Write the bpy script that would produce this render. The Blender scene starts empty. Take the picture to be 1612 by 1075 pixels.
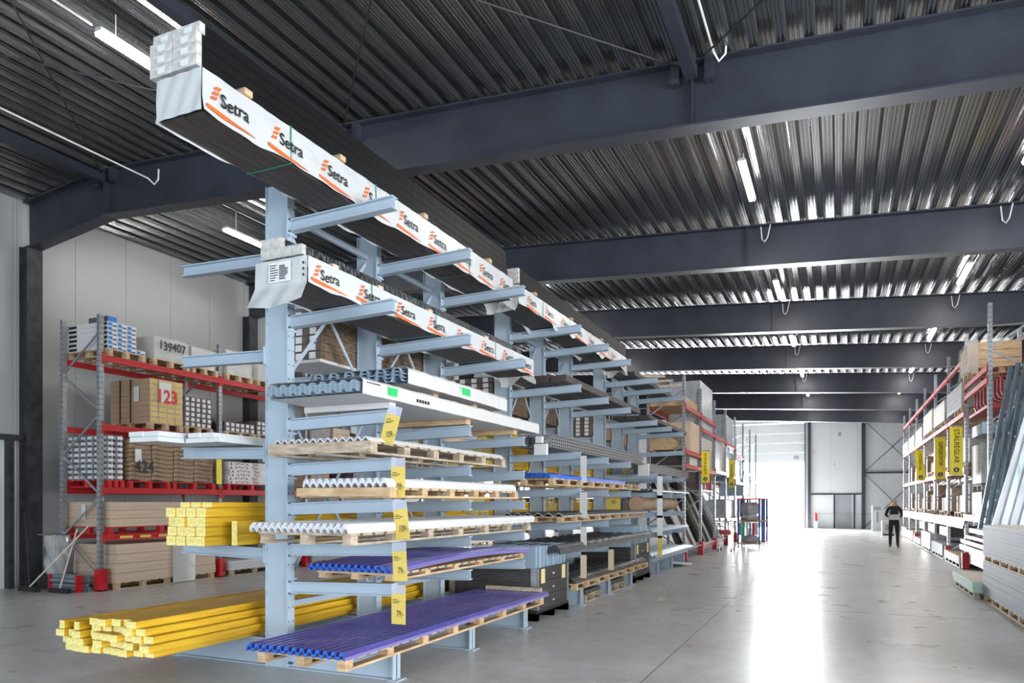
import bpy, math, random
from mathutils import Vector, Matrix
R = random.Random(11)
COL = bpy.context.scene.collection
U = R.uniform
# ------------------------------------------------------------------ materials
def new_mat(name):
    m = bpy.data.materials.new(name); m.use_nodes = True
    nt = m.node_tree; b = nt.nodes['Principled BSDF']
    return m, nt, b
def mat(name, col, rough=.5, metal=0., var=0., scale=4., stretch=(1, 1, 1), bump=0., bscale=None, col2=None, emit=0., alpha=1., trans=0., spec=None, coat=0., bd=.02):
    m, nt, b = new_mat(name)
    b.inputs['Base Color'].default_value = (*col, 1)
    b.inputs['Roughness'].default_value = rough
    b.inputs['Metallic'].default_value = metal
    if spec is not None: b.inputs['Specular IOR Level'].default_value = spec
    if trans: b.inputs['Transmission Weight'].default_value = trans
    if coat: b.inputs['Coat Weight'].default_value = coat
    if alpha < 1: b.inputs['Alpha'].default_value = alpha
    if emit:
        b.inputs['Emission Color'].default_value = (*col, 1); b.inputs['Emission Strength'].default_value = emit
    if var or bump or col2:
        tc = nt.nodes.new('ShaderNodeTexCoord'); mp = nt.nodes.new('ShaderNodeMapping')
        mp.inputs['Scale'].default_value = stretch
        nt.links.new(tc.outputs['Object'], mp.inputs['Vector'])
        nz = nt.nodes.new('ShaderNodeTexNoise'); nz.inputs['Scale'].default_value = scale; nz.inputs['Detail'].default_value = 6
        nt.links.new(mp.outputs['Vector'], nz.inputs['Vector'])
        if var or col2:
            cr = nt.nodes.new('ShaderNodeValToRGB')
            c2 = col2 or tuple(min(1, c * (1 + var)) for c in col)
            c1 = tuple(c * (1 - var) for c in col)
            cr.color_ramp.elements[0].color = (*c1, 1); cr.color_ramp.elements[1].color = (*c2, 1)
            cr.color_ramp.elements[0].position = .32; cr.color_ramp.elements[1].position = .68
            nt.links.new(nz.outputs['Fac'], cr.inputs['Fac']); nt.links.new(cr.outputs['Color'], b.inputs['Base Color'])
        if bump:
            n2 = nz
            if bscale:
                n2 = nt.nodes.new('ShaderNodeTexNoise'); n2.inputs['Scale'].default_value = bscale; n2.inputs['Detail'].default_value = 4
                nt.links.new(mp.outputs['Vector'], n2.inputs['Vector'])
            bp = nt.nodes.new('ShaderNodeBump'); bp.inputs['Strength'].default_value = bump; bp.inputs['Distance'].default_value = bd
            nt.links.new(n2.outputs['Fac'], bp.inputs['Height']); nt.links.new(bp.outputs['Normal'], b.inputs['Normal'])
    return m
M = {}
def concrete():
    m, nt, b = new_mat('polished concrete')
    tc = nt.nodes.new('ShaderNodeTexCoord')
    n1 = nt.nodes.new('ShaderNodeTexNoise'); n1.inputs['Scale'].default_value = .55; n1.inputs['Detail'].default_value = 8; n1.inputs['Roughness'].default_value = .65; n1.inputs['Distortion'].default_value = .2
    n2 = nt.nodes.new('ShaderNodeTexNoise'); n2.inputs['Scale'].default_value = 5; n2.inputs['Detail'].default_value = 10
    n3 = nt.nodes.new('ShaderNodeTexNoise'); n3.inputs['Scale'].default_value = 1.3; n3.inputs['Detail'].default_value = 4; n3.inputs['Distortion'].default_value = .3
    for n in (n1, n2, n3): nt.links.new(tc.outputs['Object'], n.inputs['Vector'])
    mx = nt.nodes.new('ShaderNodeMix'); mx.data_type = 'FLOAT'; mx.inputs[0].default_value = .4
    nt.links.new(n1.outputs['Fac'], mx.inputs[2]); nt.links.new(n2.outputs['Fac'], mx.inputs[3])
    cr = nt.nodes.new('ShaderNodeValToRGB')
    e = cr.color_ramp.elements; e[0].position = .36; e[1].position = .66
    e[0].color = (.40, .395, .385, 1); e[1].color = (.58, .58, .575, 1)
    nt.links.new(mx.outputs[0], cr.inputs['Fac'])
    nt.links.new(cr.outputs['Color'], b.inputs['Base Color'])
    mr = nt.nodes.new('ShaderNodeMapRange'); mr.inputs['From Min'].default_value = .35; mr.inputs['From Max'].default_value = .65
    mr.inputs['To Min'].default_value = .27; mr.inputs['To Max'].default_value = .335
    nt.links.new(n3.outputs['Fac'], mr.inputs['Value']); nt.links.new(mr.outputs[0], b.inputs['Roughness'])
    bp = nt.nodes.new('ShaderNodeBump'); bp.inputs['Strength'].default_value = .04
    nt.links.new(n2.outputs['Fac'], bp.inputs['Height']); nt.links.new(bp.outputs['Normal'], b.inputs['Normal'])
    return m
M['concrete'] = concrete()
M['joint'] = mat('floor joint', (.09, .09, .09), .8)
M['deck'] = mat('galvanised roof deck', (.33, .335, .34), .23, .9, var=.04, scale=.6, stretch=(1, .2, 1))
M['beam'] = mat('dark steel', (.026, .030, .044), .45, .0, var=.25, scale=1.5, bump=.06, bscale=30)
M['column'] = mat('dark column', (.028, .028, .034), .6, 0, var=.5, scale=5)
M['blue'] = mat('light blue steel', (.35, .43, .51), .38, 0, var=.03, scale=3)
M['bolt'] = mat('bolt', (.12, .14, .17), .4, .6)
M['galv'] = mat('galvanised steel', (.36, .38, .40), .38, .7, var=.15, scale=20)
M['hole'] = mat('punched hole', (.03, .04, .05), .8)
M['red'] = mat('red steel', (.50, .013, .018), .38)
M['wall'] = mat('wall panel', (.38, .385, .38), .45, 0)
M['walljoint'] = mat('panel joint', (.33, .34, .34), .7)
M['trim'] = mat('white trim', (.58, .60, .61), .4)
M['greydoor'] = mat('grey door', (.30, .31, .33), .5)
M['film'] = mat('white foil', (.51, .525, .53), .32, 0, bump=.55, bscale=9, stretch=(1, .35, 1), var=.04)
M['film2'] = mat('white backed foil', (.56, .55, .54), .38, 0, bump=.4, bscale=7, var=.03)
M['blackfilm'] = mat('black foil', (.005, .005, .006), .5, 0, bump=.25, bscale=7, spec=.25, stretch=(1, 1.6, .6))
M['crinkle'] = mat('crinkled black foil', (.02, .02, .021), .16, 0, bump=1., bscale=16, stretch=(1, 2.2, .4), bd=.12, spec=.8)
M['wrapthin'] = mat('thin stretch wrap', (.75, .75, .73), .2, 0, alpha=.14, bump=.9, bscale=6)
M['tin'] = mat('dark grey tin', (.10, .10, .11), .4, .2)
M['packend'] = mat('dark pack ends', (.10, .08, .075), .65, 0, var=.3, scale=12)
M['packside'] = mat('shade-darkened brown paper', (.13, .085, .05), .6, 0, var=.5, scale=4, stretch=(1, 3, 6), bump=.5, bd=.04)  # darker kraft copy, shadow on the packs put into the colour
M['studdark'] = mat('darker blue-grey steel studs', (.10, .14, .17), .45, .2, var=.3, scale=3, stretch=(8, 8, .5))  # darker blue-grey tone for the rear studs and one load
M['cream'] = mat('cream card', (.72, .60, .30), .6)
M['black'] = mat('matt black', (.014, .014, .015), .6)
M['darkboard'] = mat('dark boards', (.045, .035, .032), .55, 0, var=.5, scale=6, stretch=(6, .6, 6))
M['wood'] = mat('pallet wood', (.40, .26, .14), .7, 0, col2=(.60, .43, .26), scale=6, stretch=(1, 1, 4), bump=.1)
M['woodold'] = mat('weathered wood', (.27, .21, .15), .75, 0, col2=(.50, .41, .31), scale=7, stretch=(1, 1, 4), bump=.1)
M['endgrain'] = mat('grey end caps', (.50, .49, .47), .7, 0, var=.25, scale=18)
M['yellow'] = mat('yellow glazed timber', (.42, .22, .006), .42, 0, col2=(.68, .42, .02), scale=3, stretch=(9, .5, 9), bump=.05)
M['yellowend'] = mat('timber ends', (.70, .56, .12), .6, 0, col2=(.86, .78, .36), scale=30)
M['mdf'] = mat('beige board edges', (.56, .43, .32), .65, 0, var=.14, scale=3, stretch=(.2, .2, 28))
M['mdftop'] = mat('beige board face', (.62, .50, .38), .6)
M['card'] = mat('cardboard', (.42, .28, .18), .7, 0, var=.1, scale=2)
M['cardlight'] = mat('light cardboard', (.62, .47, .34), .7, 0, var=.08, scale=2)
M['kraft'] = mat('brown paper', (.30, .20, .12), .6, 0, var=.35, scale=4, stretch=(1, 3, 6), bump=.3)
M['white'] = mat('white label', (.68, .69, .69), .5)
M['ink'] = mat('black ink', (.012, .012, .012), .5)
M['orange'] = mat('orange ink', (.85, .13, .02), .45)
M['redink'] = mat('red ink', (.62, .02, .02), .5)
M['redbrown'] = mat('dark red ink', (.32, .02, .04), .5)
M['tagyellow'] = mat('yellow card', (.64, .48, .10), .5)
M['banner'] = mat('yellow banner', (.90, .74, .03), .45)
M['clear'] = mat('clear plastic', (.62, .66, .78), .15, 0, alpha=.45, bump=.3, bscale=12)
M['wrap'] = mat('stretch wrap', (.72, .72, .70), .25, 0, alpha=.38, bump=.9, bscale=6)
M['wrapgrey'] = mat('grey wrap', (.42, .45, .47), .3, 0, bump=.8, bscale=5, var=.2)
M['bluesheet'] = mat('blue plastic roofing', (.065, .058, .25), .16, 0, coat=.5, var=.15, scale=2)
M['blueedge'] = mat('blue cut edge', (.012, .15, .72), .35)
M['violet'] = mat('violet sheet side', (.19, .16, .42), .22, 0, coat=.4)
M['whitesheet'] = mat('white roofing sheet', (.62, .64, .67), .35)
M['greysheet'] = mat('grey blue roofing', (.34, .45, .55), .35, .1)
M['darksheet'] = mat('black roofing', (.055, .055, .058), .35, .1)
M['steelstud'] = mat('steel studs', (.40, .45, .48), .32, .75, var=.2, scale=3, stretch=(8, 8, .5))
M['gyps'] = mat('plasterboard edges', (.30, .33, .385), .7, 0, var=.10, scale=2, stretch=(.3, .3, 60))
M['gypstop'] = mat('beige plasterboard face', (.70, .64, .55), .7)
M['foilwhite'] = M['film2']
M['mint'] = mat('mint board edges', (.40, .56, .48), .7, 0, var=.08, scale=2, stretch=(.3, .3, 60))
M['mesh'] = mat('perforated strip metal', (.30, .30, .31), .5, .5)
M['crate'] = mat('dark crate boards', (.045, .042, .040), .6, 0, var=.35, scale=4, stretch=(2, 1, 12))
M['skin'] = mat('skin', (.62, .36, .27), .5)
M['cloth'] = mat('dark shirt', (.018, .02, .028), .8, 0, bump=.2, bscale=12)
M['trouser'] = mat('dark trousers', (.016, .017, .024), .85, 0, bump=.2, bscale=10)
M['teal'] = mat('teal film', (.13, .30, .36), .4, 0, var=.2, scale=6)
M['bluepost'] = mat('blue cart steel', (.04, .08, .30), .4)
M['green'] = mat('green sticker', (.02, .45, .12), .5)
M['greenstrap'] = mat('green strap', (.02, .22, .14), .4)
M['pipe'] = mat('grey pipes', (.20, .24, .29), .4, .1)
M['lamp'] = mat('lamp diffuser', (1, .98, .94), .5, emit=90)
M['cable'] = mat('white cable', (.75, .75, .73), .5)
M['rubber'] = mat('black rubber', (.02, .02, .02), .7)
M['broomwood'] = mat('broom handle', (.66, .58, .50), .5)
M['blackwhite'] = mat('carton print', (.10, .10, .11), .5)
M['bluebox'] = mat('blue carton end', (.03, .20, .55), .5)
M['yellowbox'] = mat('yellow carton end', (.72, .50, .06), .5)
M['violetbox'] = mat('dark mauve carton', (.12, .085, .10), .6, 0, var=.3, scale=9)
M['asphalt'] = mat('yard surface', (.55, .56, .58), .8)
M['hair'] = mat('short grey hair', (.10, .08, .07), .7)
# ------------------------------------------------------------------ mesh builder
class MB:
    def __init__(s): s.v = []; s.f = []; s.m = []
    def add(s, vs, fs, mi=0):
        o = len(s.v); s.v.extend(vs)
        for i, f in enumerate(fs):
            s.f.append([o + k for k in f]); s.m.append(mi[i] if isinstance(mi, (list, tuple)) else mi)
        return s
    def box(s, x0, x1, y0, y1, z0, z1, mi=0, fm=None):
        vs = [(x, y, z) for z in (z0, z1) for y in (y0, y1) for x in (x0, x1)]
        fs = [(0, 2, 3, 1), (4, 5, 7, 6), (0, 1, 5, 4), (2, 6, 7, 3), (0, 4, 6, 2), (1, 3, 7, 5)]
        ms = [mi] * 6
        if fm:
            for k, v in fm.items(): ms[['-z', '+z', '-y', '+y', '-x', '+x'].index(k)] = v
        return s.add(vs, fs, ms)
    def bar(s, p0, p1, w, h, mi=0, up=(0, 0, 1)):
        p0 = Vector(p0); p1 = Vector(p1); d = (p1 - p0).normalized(); u = Vector(up)
        if abs(d.dot(u)) > .97: u = Vector((1, 0, 0))
        a = d.cross(u).normalized() * (w / 2); c = d.cross(a).normalized() * (h / 2)
        vs = [tuple(p + sa * a + sc * c) for p in (p0, p1) for sc in (-1, 1) for sa in (-1, 1)]
        fs = [(0, 1, 3, 2), (4, 6, 7, 5), (0, 4, 5, 1), (2, 3, 7, 6), (0, 2, 6, 4), (1, 5, 7, 3)]
        return s.add(vs, fs, mi)
    def tube(s, pts, r, n=8, mi=0, cap=True):
        pts = [Vector(p) for p in pts]; rs = r if isinstance(r, (list, tuple)) else [r] * len(pts)
        rings = []; vs = []; fs = []
        pa = None
        for i, p in enumerate(pts):
            d = (pts[min(i + 1, len(pts) - 1)] - pts[max(i - 1, 0)]).normalized()
            if pa is None:
                u = Vector((0, 0, 1)) if abs(d.z) < .9 else Vector((1, 0, 0)); a = d.cross(u).normalized()
            else: a = (pa - d * pa.dot(d)).normalized()
            pa = a; b = d.cross(a)
            for k in range(n):
                t = 2 * math.pi * k / n; vs.append(tuple(p + (a * math.cos(t) + b * math.sin(t)) * rs[i]))
        for i in range(len(pts) - 1):
            for k in range(n):
                fs.append((i * n + k, i * n + (k + 1) % n, (i + 1) * n + (k + 1) % n, (i + 1) * n + k))
        if cap: fs += [tuple(range(n))[::-1], tuple((len(pts) - 1) * n + k for k in range(n))]
        return s.add(vs, fs, mi)
    def prism(s, prof, axis, a0, a1, mi=0, capm=None):
        n = len(prof)
        def P(p, a): return (a, p[0], p[1]) if axis == 'x' else (p[0], a, p[1]) if axis == 'y' else (p[0], p[1], a)
        vs = [P(p, a0) for p in prof] + [P(p, a1) for p in prof]
        fs = [(i, (i + 1) % n, n + (i + 1) % n, n + i) for i in range(n)] + [tuple(range(n))[::-1], tuple(range(n, 2 * n))]
        return s.add(vs, fs, [mi] * n + [mi if capm is None else capm] * 2)
    def disc(s, c, nrm, r, n=10, mi=0):
        c = Vector(c); d = Vector(nrm).normalized(); u = Vector((0, 0, 1)) if abs(d.z) < .9 else Vector((1, 0, 0)); a = u.cross(d).normalized(); b = d.cross(a)
        return s.add([tuple(c + (a * math.cos(2 * math.pi * k / n) + b * math.sin(2 * math.pi * k / n)) * r) for k in range(n)], [tuple(range(n))], mi)
    def grid(s, fn, nu, nv, mi=0):
        vs = [fn(i / nu, j / nv) for j in range(nv + 1) for i in range(nu + 1)]
        fs = [(j * (nu + 1) + i, j * (nu + 1) + i + 1, (j + 1) * (nu + 1) + i + 1, (j + 1) * (nu + 1) + i) for j in range(nv) for i in range(nu)]
        return s.add(vs, fs, mi)
    def build(s, name, mats, parent=None, label=None, cat=None, group=None, kind=None, origin=None, smooth=False, solid=0):
        o0 = wl(parent) if parent else Vector(origin or (0, 0, 0))
        me = bpy.data.meshes.new(name)
        me.from_pydata([(x - o0.x, y - o0.y, z - o0.z) for x, y, z in s.v], [], s.f)
        for m in (mats if isinstance(mats, (list, tuple)) else [mats]): me.materials.append(M[m])
        me.polygons.foreach_set('material_index', s.m)
        if smooth: me.polygons.foreach_set('use_smooth', [True] * len(s.f))
        me.update()
        o = bpy.data.objects.new(name, me); COL.objects.link(o)
        if parent: o.parent = parent; KIDS.setdefault(parent.name, []).append(o)
        else: o.location = o0
        if solid:
            md = o.modifiers.new('thickness', 'SOLIDIFY'); md.thickness = solid; md.offset = 0
        tag(o, label, cat, group, kind)
        return o
KIDS = {}
def wl(o):
    v = Vector(o.location)
    while o.parent: o = o.parent; v = v + o.location
    return v
def tag(o, label=None, cat=None, group=None, kind=None):
    for k, v in (('label', label), ('category', cat), ('group', group), ('kind', kind)):
        if v: o[k] = v
def thing(name, label, cat, loc, group=None):
    o = bpy.data.objects.new(name, None); COL.objects.link(o); o.location = loc; o.empty_display_size = .1
    tag(o, label, cat, group); return o
def clone(o, d=(0, 0, 0), label=None, group=None, parent=None, rz=0):
    c = o.copy(); COL.objects.link(c)
    if parent: c.parent = parent; KIDS.setdefault(parent.name, []).append(c)
    else:
        c.location = o.location + Vector(d)
        if rz: c.rotation_euler.z += rz
        if label: c['label'] = label
        if group: c['group'] = group
    for k in KIDS.get(o.name, []): clone(k, parent=c)
    return c
def S(name, mb, mats, **k): return mb.build(name, mats, kind='structure', **k)
# text lying in a plane: face '+x' (reads along +y), '-y' (reads along +x), 'down' = facing -y, reading top to bottom
FACE = {'+x': ((0, 1, 0), (0, 0, 1), (1, 0, 0)), '-y': ((1, 0, 0), (0, 0, 1), (0, -1, 0)), 'down': ((0, 0, -1), (1, 0, 0), (0, -1, 0)),
        'down+x': ((0, 0, -1), (0, 1, 0), (1, 0, 0))}
_TX = {}
def text(s, size, face, pos, m, parent, name='lettering', sx=1., wob=0., bold=0., shear=0., dep=0.):
    key = (s, bold)
    if key not in _TX:
        cu = bpy.data.curves.new('t', 'FONT'); cu.body = s; cu.size = 1; cu.align_x = 'CENTER'; cu.align_y = 'CENTER'; cu.offset = bold; cu.resolution_u = 3
        ob = bpy.data.objects.new('t', cu); me = bpy.data.meshes.new_from_object(ob)
        _TX[key] = ([v.co.copy() for v in me.vertices], [list(p.vertices) for p in me.polygons])
        bpy.data.objects.remove(ob); bpy.data.curves.remove(cu); bpy.data.meshes.remove(me)
    vs, fs = _TX[key]; ax, ay, az = [Vector(a) for a in FACE[face]]; pos = Vector(pos)
    out = []
    for v in vs:
        y = v.y + wob * math.sin(v.x * 3.1); out.append(tuple(pos + ax * ((v.x + shear * y) * size * sx) + ay * (y * size) + az * dep))
    mb = MB(); mb.add(out, fs)
    return mb.build(name, m, parent)
# ------------------------------------------------------------------ geometry of the hall
def roof(x): return 7.6 - .065 * (x + 11.8) if x > -11.8 else 7.6 - .095 * (-11.8 - x)
def soffit(x): return 6.77 - .061 * (x + 11.8) if x > -11.8 else 6.77 - .13 * (-11.8 - x)
XL, XR, YB, YF = -14.3, 9.2, -7.0, 49.6
BY = [3.1, 8.9, 14.6, 20.4, 26.2, 32.0, 37.8, 43.7]
mb = MB(); mb.box(XL - .3, XR, YB, YF, -.2, 0); S('floor', mb, 'concrete')
mb = MB()
for x in (-8.6, -1.62, 4.6): mb.box(x - .004, x + .004, YB, YF, .0, .0012)
for y in (3.6, 11.8, 20, 29, 38): mb.box(XL, XR, y - .004, y + .004, .0, .0012)
S('trim_1', mb, 'joint')
mb = MB(); mb.box(-30, 30, YF + .3, 90, -.25, -.02); mb.box(-30, 30, -45, YB - .3, -.25, -.02); S('yard_ground', mb, 'asphalt')
# roof deck (trapezoidal profile running along the hall)
prof = [(0, 0), (.018, .0), (.024, .016), (.04, .016), (.046, 0), (.064, 0), (.078, .05), (.092, .056), (.106, .12), (.15, .12), (.158, .105), (.176, .105), (.184, .12), (.222, .12), (.230, .105), (.248, .105), (.256, .12), (.294, .12), (.308, .056), (.322, .05), (.336, 0), (.36, 0), (.366, .016), (.382, .016), (.388, 0)]
xs = []
k = 0
while XL - .1 + k * .3 < XR + .2:
    for px, pz in prof:
        x = XL - .1 + k * .3 + px * .75; xs.append((x, roof(x) + .01 + pz * 1.1))
    k += 1
mb = MB(); n = len(xs)
mb.add([(x, y, z) for y in (YB - .1, YF + .2) for x, z in xs], [(i, i + 1, n + i + 1, n + i) for i in range(n - 1)])
S('ceiling', mb, 'deck')
mb = MB()
mb.add([(XL - .4, y, roof(XL) + .3) for y in (YB - .3, YF + .3)] + [(-11.8, y, 8.0) for y in (YB - .3, YF + .3)] + [(XR + .3, y, roof(XR) + .35) for y in (YB - .3, YF + .3)], [(0, 1, 3, 2), (2, 3, 5, 4)])
S('roof_cover', mb, 'black')
# walls
mb = MB(); g = .012
def wall_panels(mb, ax, c, a0, a1, z0, z1f, w=1.16, th=.12, sgn=1):
    a = a0
    while a < a1 - .01:
        b = min(a + w, a1)
        if ax == 'x': mb.box(min(c, c - sgn * th), max(c, c - sgn * th), a + g / 2, b - g / 2, z0, z1f, 0)
        else: mb.box(a + g / 2, b - g / 2, min(c, c + sgn * th), max(c, c + sgn * th), z0, z1f, 0)
        a = b
    if ax == 'x': mb.box(min(c - sgn * .01, c - sgn * (th + .05)), max(c - sgn * .01, c - sgn * (th + .05)), a0, a1, z0, z1f, 1)
    else: mb.box(a0, a1, min(c + sgn * .01, c + sgn * (th + .05)), max(c + sgn * .01, c + sgn * (th + .05)), z0, z1f, 1)
wall_panels(mb, 'x', XL, 8.72, YF, 0, 7.55); wall_panels(mb, 'x', XL, 4.0, 8.72, 2.86, 7.55); wall_panels(mb, 'x', XL, YB, 4.0, 0, 7.55)
S('wall_left', mb, ['wall', 'walljoint'])
mb = MB(); wall_panels(mb, 'x', XR, 8, YF, 0, 6.4, sgn=-1); wall_panels(mb, 'x', XR, YB, -4, 0, 6.4, sgn=-1); wall_panels(mb, 'x', XR, -4, 8, 4.5, 6.4, sgn=-1); S('wall_right', mb, ['wall', 'walljoint'])  # low gap left out of view to let the added side fill in
DX0, DX1, DZ = -6.6, -1.95, 4.2
mb = MB()
wall_panels(mb, 'y', YF, XL, DX0, 0, 7.5); wall_panels(mb, 'y', YF, DX1, XR, 2.1, 7.1, w=1.5)
wall_panels(mb, 'y', YF, DX0, DX1, 6.75, 7.3)
for a, b in ((DX1, -.12), (.75, XR)): wall_panels(mb, 'y', YF, a, b, 0, 2.1, w=1.9)
S('wall_far', mb, ['trim', 'walljoint'])
mb = MB()
wall_panels(mb, 'y', YB, XL, -9.5, 0, 7.5, sgn=-1); wall_panels(mb, 'y', YB, 3.5, XR, 0, 7, sgn=-1); wall_panels(mb, 'y', YB, -9.5, 3.5, 4.6, 7.5, sgn=-1)
S('wall_back', mb, ['wall', 'walljoint'])
# far sectional door, raised part
mb = MB()
for i in range(4): mb.box(DX0, DX1, YF + .12, YF + .18, DZ + i * .62 + .006, DZ + (i + 1) * .62 - .006)
d1 = S('door_1', mb, 'trim')
mb = MB(); mb.box(-2.62, -2.3, YF + .10, YF + .12, 4.4, 4.62); mb.build('door_window', 'greydoor', d1)
mb = MB(); mb.box(DX1 - .02, DX1 + .03, YF - .1, YF + .1, 0, 6.9); mb.box(DX1 + .18, DX1 + .36, YF - .2, YF, 0, 6.8); mb.box(DX1 + .14, DX1 + .4, YF - .12, YF, 4.5, 4.85, 1)
S('trim_2', mb, ['beam', 'trim'])
mb = MB(); mb.box(-.12, .75, YF + .02, YF + .10, .0, 2.1); d2 = S('door_2', mb, 'greydoor')
mb = MB(); mb.box(-.07, .02, YF - .0, YF + .02, 1.0, 1.04); mb.build('door_handle', 'galv', d2)
mb = MB()
mb.box(DX1 + .36, 1.36, YF - .06, YF, 2.1, 2.19); mb.box(-.28, -.18, YF - .06, YF, 0, 2.1); mb.box(.84, .94, YF - .06, YF, 0, 2.1)
mb.box(1.3, 1.5, YF - .2, YF, 0, 6.7); mb.box(6.4, 6.6, YF - .2, YF, 0, 6.4); mb.box(1.5, 6.4, YF - .14, YF - .02, 3.4, 3.5)
S('trim_3', mb, 'beam')
mb = MB()
for a, b in (((1.5, 6.6), (4.4, 3.5)), ((1.5, 3.55), (4.6, 6.6)), ((1.5, 3.35), (4.4, .2)), ((1.5, .15), (4.6, 3.4))):
    mb.tube([(a[0], YF - .12, a[1]), (b[0], YF - .12, b[1])], .022, 6)
S('trim_4', mb, 'beam')
mb = MB(); mb.box(DX1 + .36, 3.3, YF - .03, YF, .9, .93); S('trim_5', mb, 'walljoint')
# left gate (white leaf with grey frame) and its dark jamb
mb = MB(); mb.box(XL - .10, XL - .02, 4.0, 8.72, 0, 2.8, 0)
d3 = S('door_3', mb, 'trim')
mb = MB(); mb.box(XL - .02, XL + .05, 8.0, 8.18, 0, 2.1); mb.box(XL - .02, XL + .02, 8.24, 8.28, 0, 2.78); mb.build('door_frame', 'galv', d3)
mb = MB(); mb.box(XL - .02, XL + .16, 4, 8.75, 2.8, 2.9); mb.box(XL - .02, XL + .12, 8.5, 8.6, 0, 2.8); S('trim_6', mb, 'column')
# roof beams
ords = ['first', 'second', 'third', 'fourth', 'fifth', 'sixth', 'seventh']
def ibeam(y, label, c=None):
    t = thing('roof_beam', label, 'beam', (0, y, 7))
    x = [XL + .1, -11.95, XR - .02]
    def strip(f0, f1, y0, y1, mi=0):
        m_ = MB()
        for a, b in ((x[0], x[1]), (x[1], x[2])):
            m_.add([(a, y0, f0(a)), (b, y0, f0(b)), (b, y1, f0(b)), (a, y1, f0(a)), (a, y0, f1(a)), (b, y0, f1(b)), (b, y1, f1(b)), (a, y1, f1(a))],
                   [(0, 3, 2, 1), (4, 5, 6, 7), (0, 1, 5, 4), (3, 7, 6, 2), (0, 4, 7, 3), (1, 2, 6, 5)], mi)
        return m_
    strip(lambda q: soffit(q) + .02, lambda q: roof(q) - .02, y - .008, y + .008).build('web', 'beam', t)
    strip(lambda q: roof(q) - .025, lambda q: roof(q), y - .13, y + .13).build('top_flange', 'beam', t)
    strip(lambda q: soffit(q), lambda q: soffit(q) + .025, y - .13, y + .13).build('bottom_flange', 'beam', t)
    for xx, w in ((-11.95, .05), (-6.7, .012), (-1.6, .012), (3.5, .012)):
        m_ = MB(); m_.box(xx - w / 2, xx + w / 2, y - .12, y + .12, soffit(xx) + .024, roof(xx) - .024)
        if w > .02:
            for q in range(5):
                for sy in (-1, 1): m_.tube([(xx - .05, y + sy * .08, soffit(xx) + .15 + q * .14), (xx + .05, y + sy * .08, soffit(xx) + .15 + q * .14)], .014, 6, 1)
            m_.build('splice_plate', ['beam', 'bolt'], t)
        elif xx == -1.6: m_.build('stiffener', 'beam', t)
    for xx in (-12.15, -11.75, -6.9, -6.5, -1.8, -1.4):
        if y < 9:
            m_ = MB(); m_.box(xx - .05, xx + .05, y - .14, y - .01, roof(xx) - .28, roof(xx) - .03); m_.tube([(xx, y - .15, roof(xx) - .2), (xx, y - .13, roof(xx) - .2)], .02, 6)
            m_.build('bracket', 'beam', t)
    return t
for i, y in enumerate(BY[1:]):
    ibeam(y, ('%s dark steel roof beam from the camera, running across below the ceiling' % ords[i]) if i else 'nearest dark steel roof beam, large bluish web crossing above the black-topped rack')
ibeam(BY[0], 'dark steel roof beam directly above the viewpoint')
def wcolumn(y, label):
    t = thing('wall_column', label, 'column', (XL + .2, y, 0)); z = soffit(XL + .3) + .02
    m_ = MB(); m_.box(XL + .22, XL + .25, y - .15, y + .15, 0, z, 0); m_.build('flange', 'column', t)
    m_ = MB(); m_.box(XL + .02, XL + .05, y - .15, y + .15, 0, z, 0); m_.build('flange', 'column', t)
    m_ = MB(); m_.box(XL + .05, XL + .22, y - .12, y + .12, 0, z); m_.build('web', 'column', t)
    m_ = MB(); m_.box(XL + .02, XL + .5, y - .15, y + .15, z, soffit(XL + .6) - .0, 0) if False else m_.box(XL + .0, XL + .30, y - .17, y + .17, 0, .02)
    m_.build('base_plate', 'bolt', t)
wcolumn(8.9, 'scuffed black steel column against the left wall beside the white gate')
wcolumn(14.6, 'black steel wall column behind the pallet rack, seen left of the blue rack')
for i in range(3, 7): wcolumn(BY[i], '%s black steel column along the left wall, hidden behind the racks' % ords[i - 1])
# roof bracing in the first bay
for xx, s_ in ((-11.95, 'left'), (-6.7, 'middle'), (-1.6, 'right')):
    mb = MB(); z = roof(xx) - .2
    mb.box(xx - .07, xx + .07, BY[0] + .14, BY[1] - .14, z - .07, z + .07)
    mb.build('roof_strut', 'beam', None, '%s dark square strut under the ceiling ahead of the nearest beam' % s_, 'roof strut', origin=(xx, 6, z))
for (xa, xb, d) in ((-11.95, -6.7, 'steep'), (-6.7, -11.95, 'shallow'), (-6.7, -1.6, 'steep'), (-1.6, -6.7, 'shallow'), (-1.6, 3.5, 'steep'), (3.5, -1.6, 'shallow')):
    mb = MB(); dz = .05 if d == 'steep' else 0
    mb.tube([(xa, BY[1] - .15, roof(xa) - .18 + dz), (xb, BY[0] + .15, roof(xb) - .18 + dz)], .012, 6)
    side = 'leftmost bay' if min(xa, xb) < -10 else 'middle bay' if min(xa, xb) < -4 else 'rightmost bay'
    mb.build('bracing_rod', 'black', None, 'thin dark %s bracing rod crossing under the ceiling in the %s' % (d, side), 'bracing rod', origin=(xa, BY[1], 7))
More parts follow.
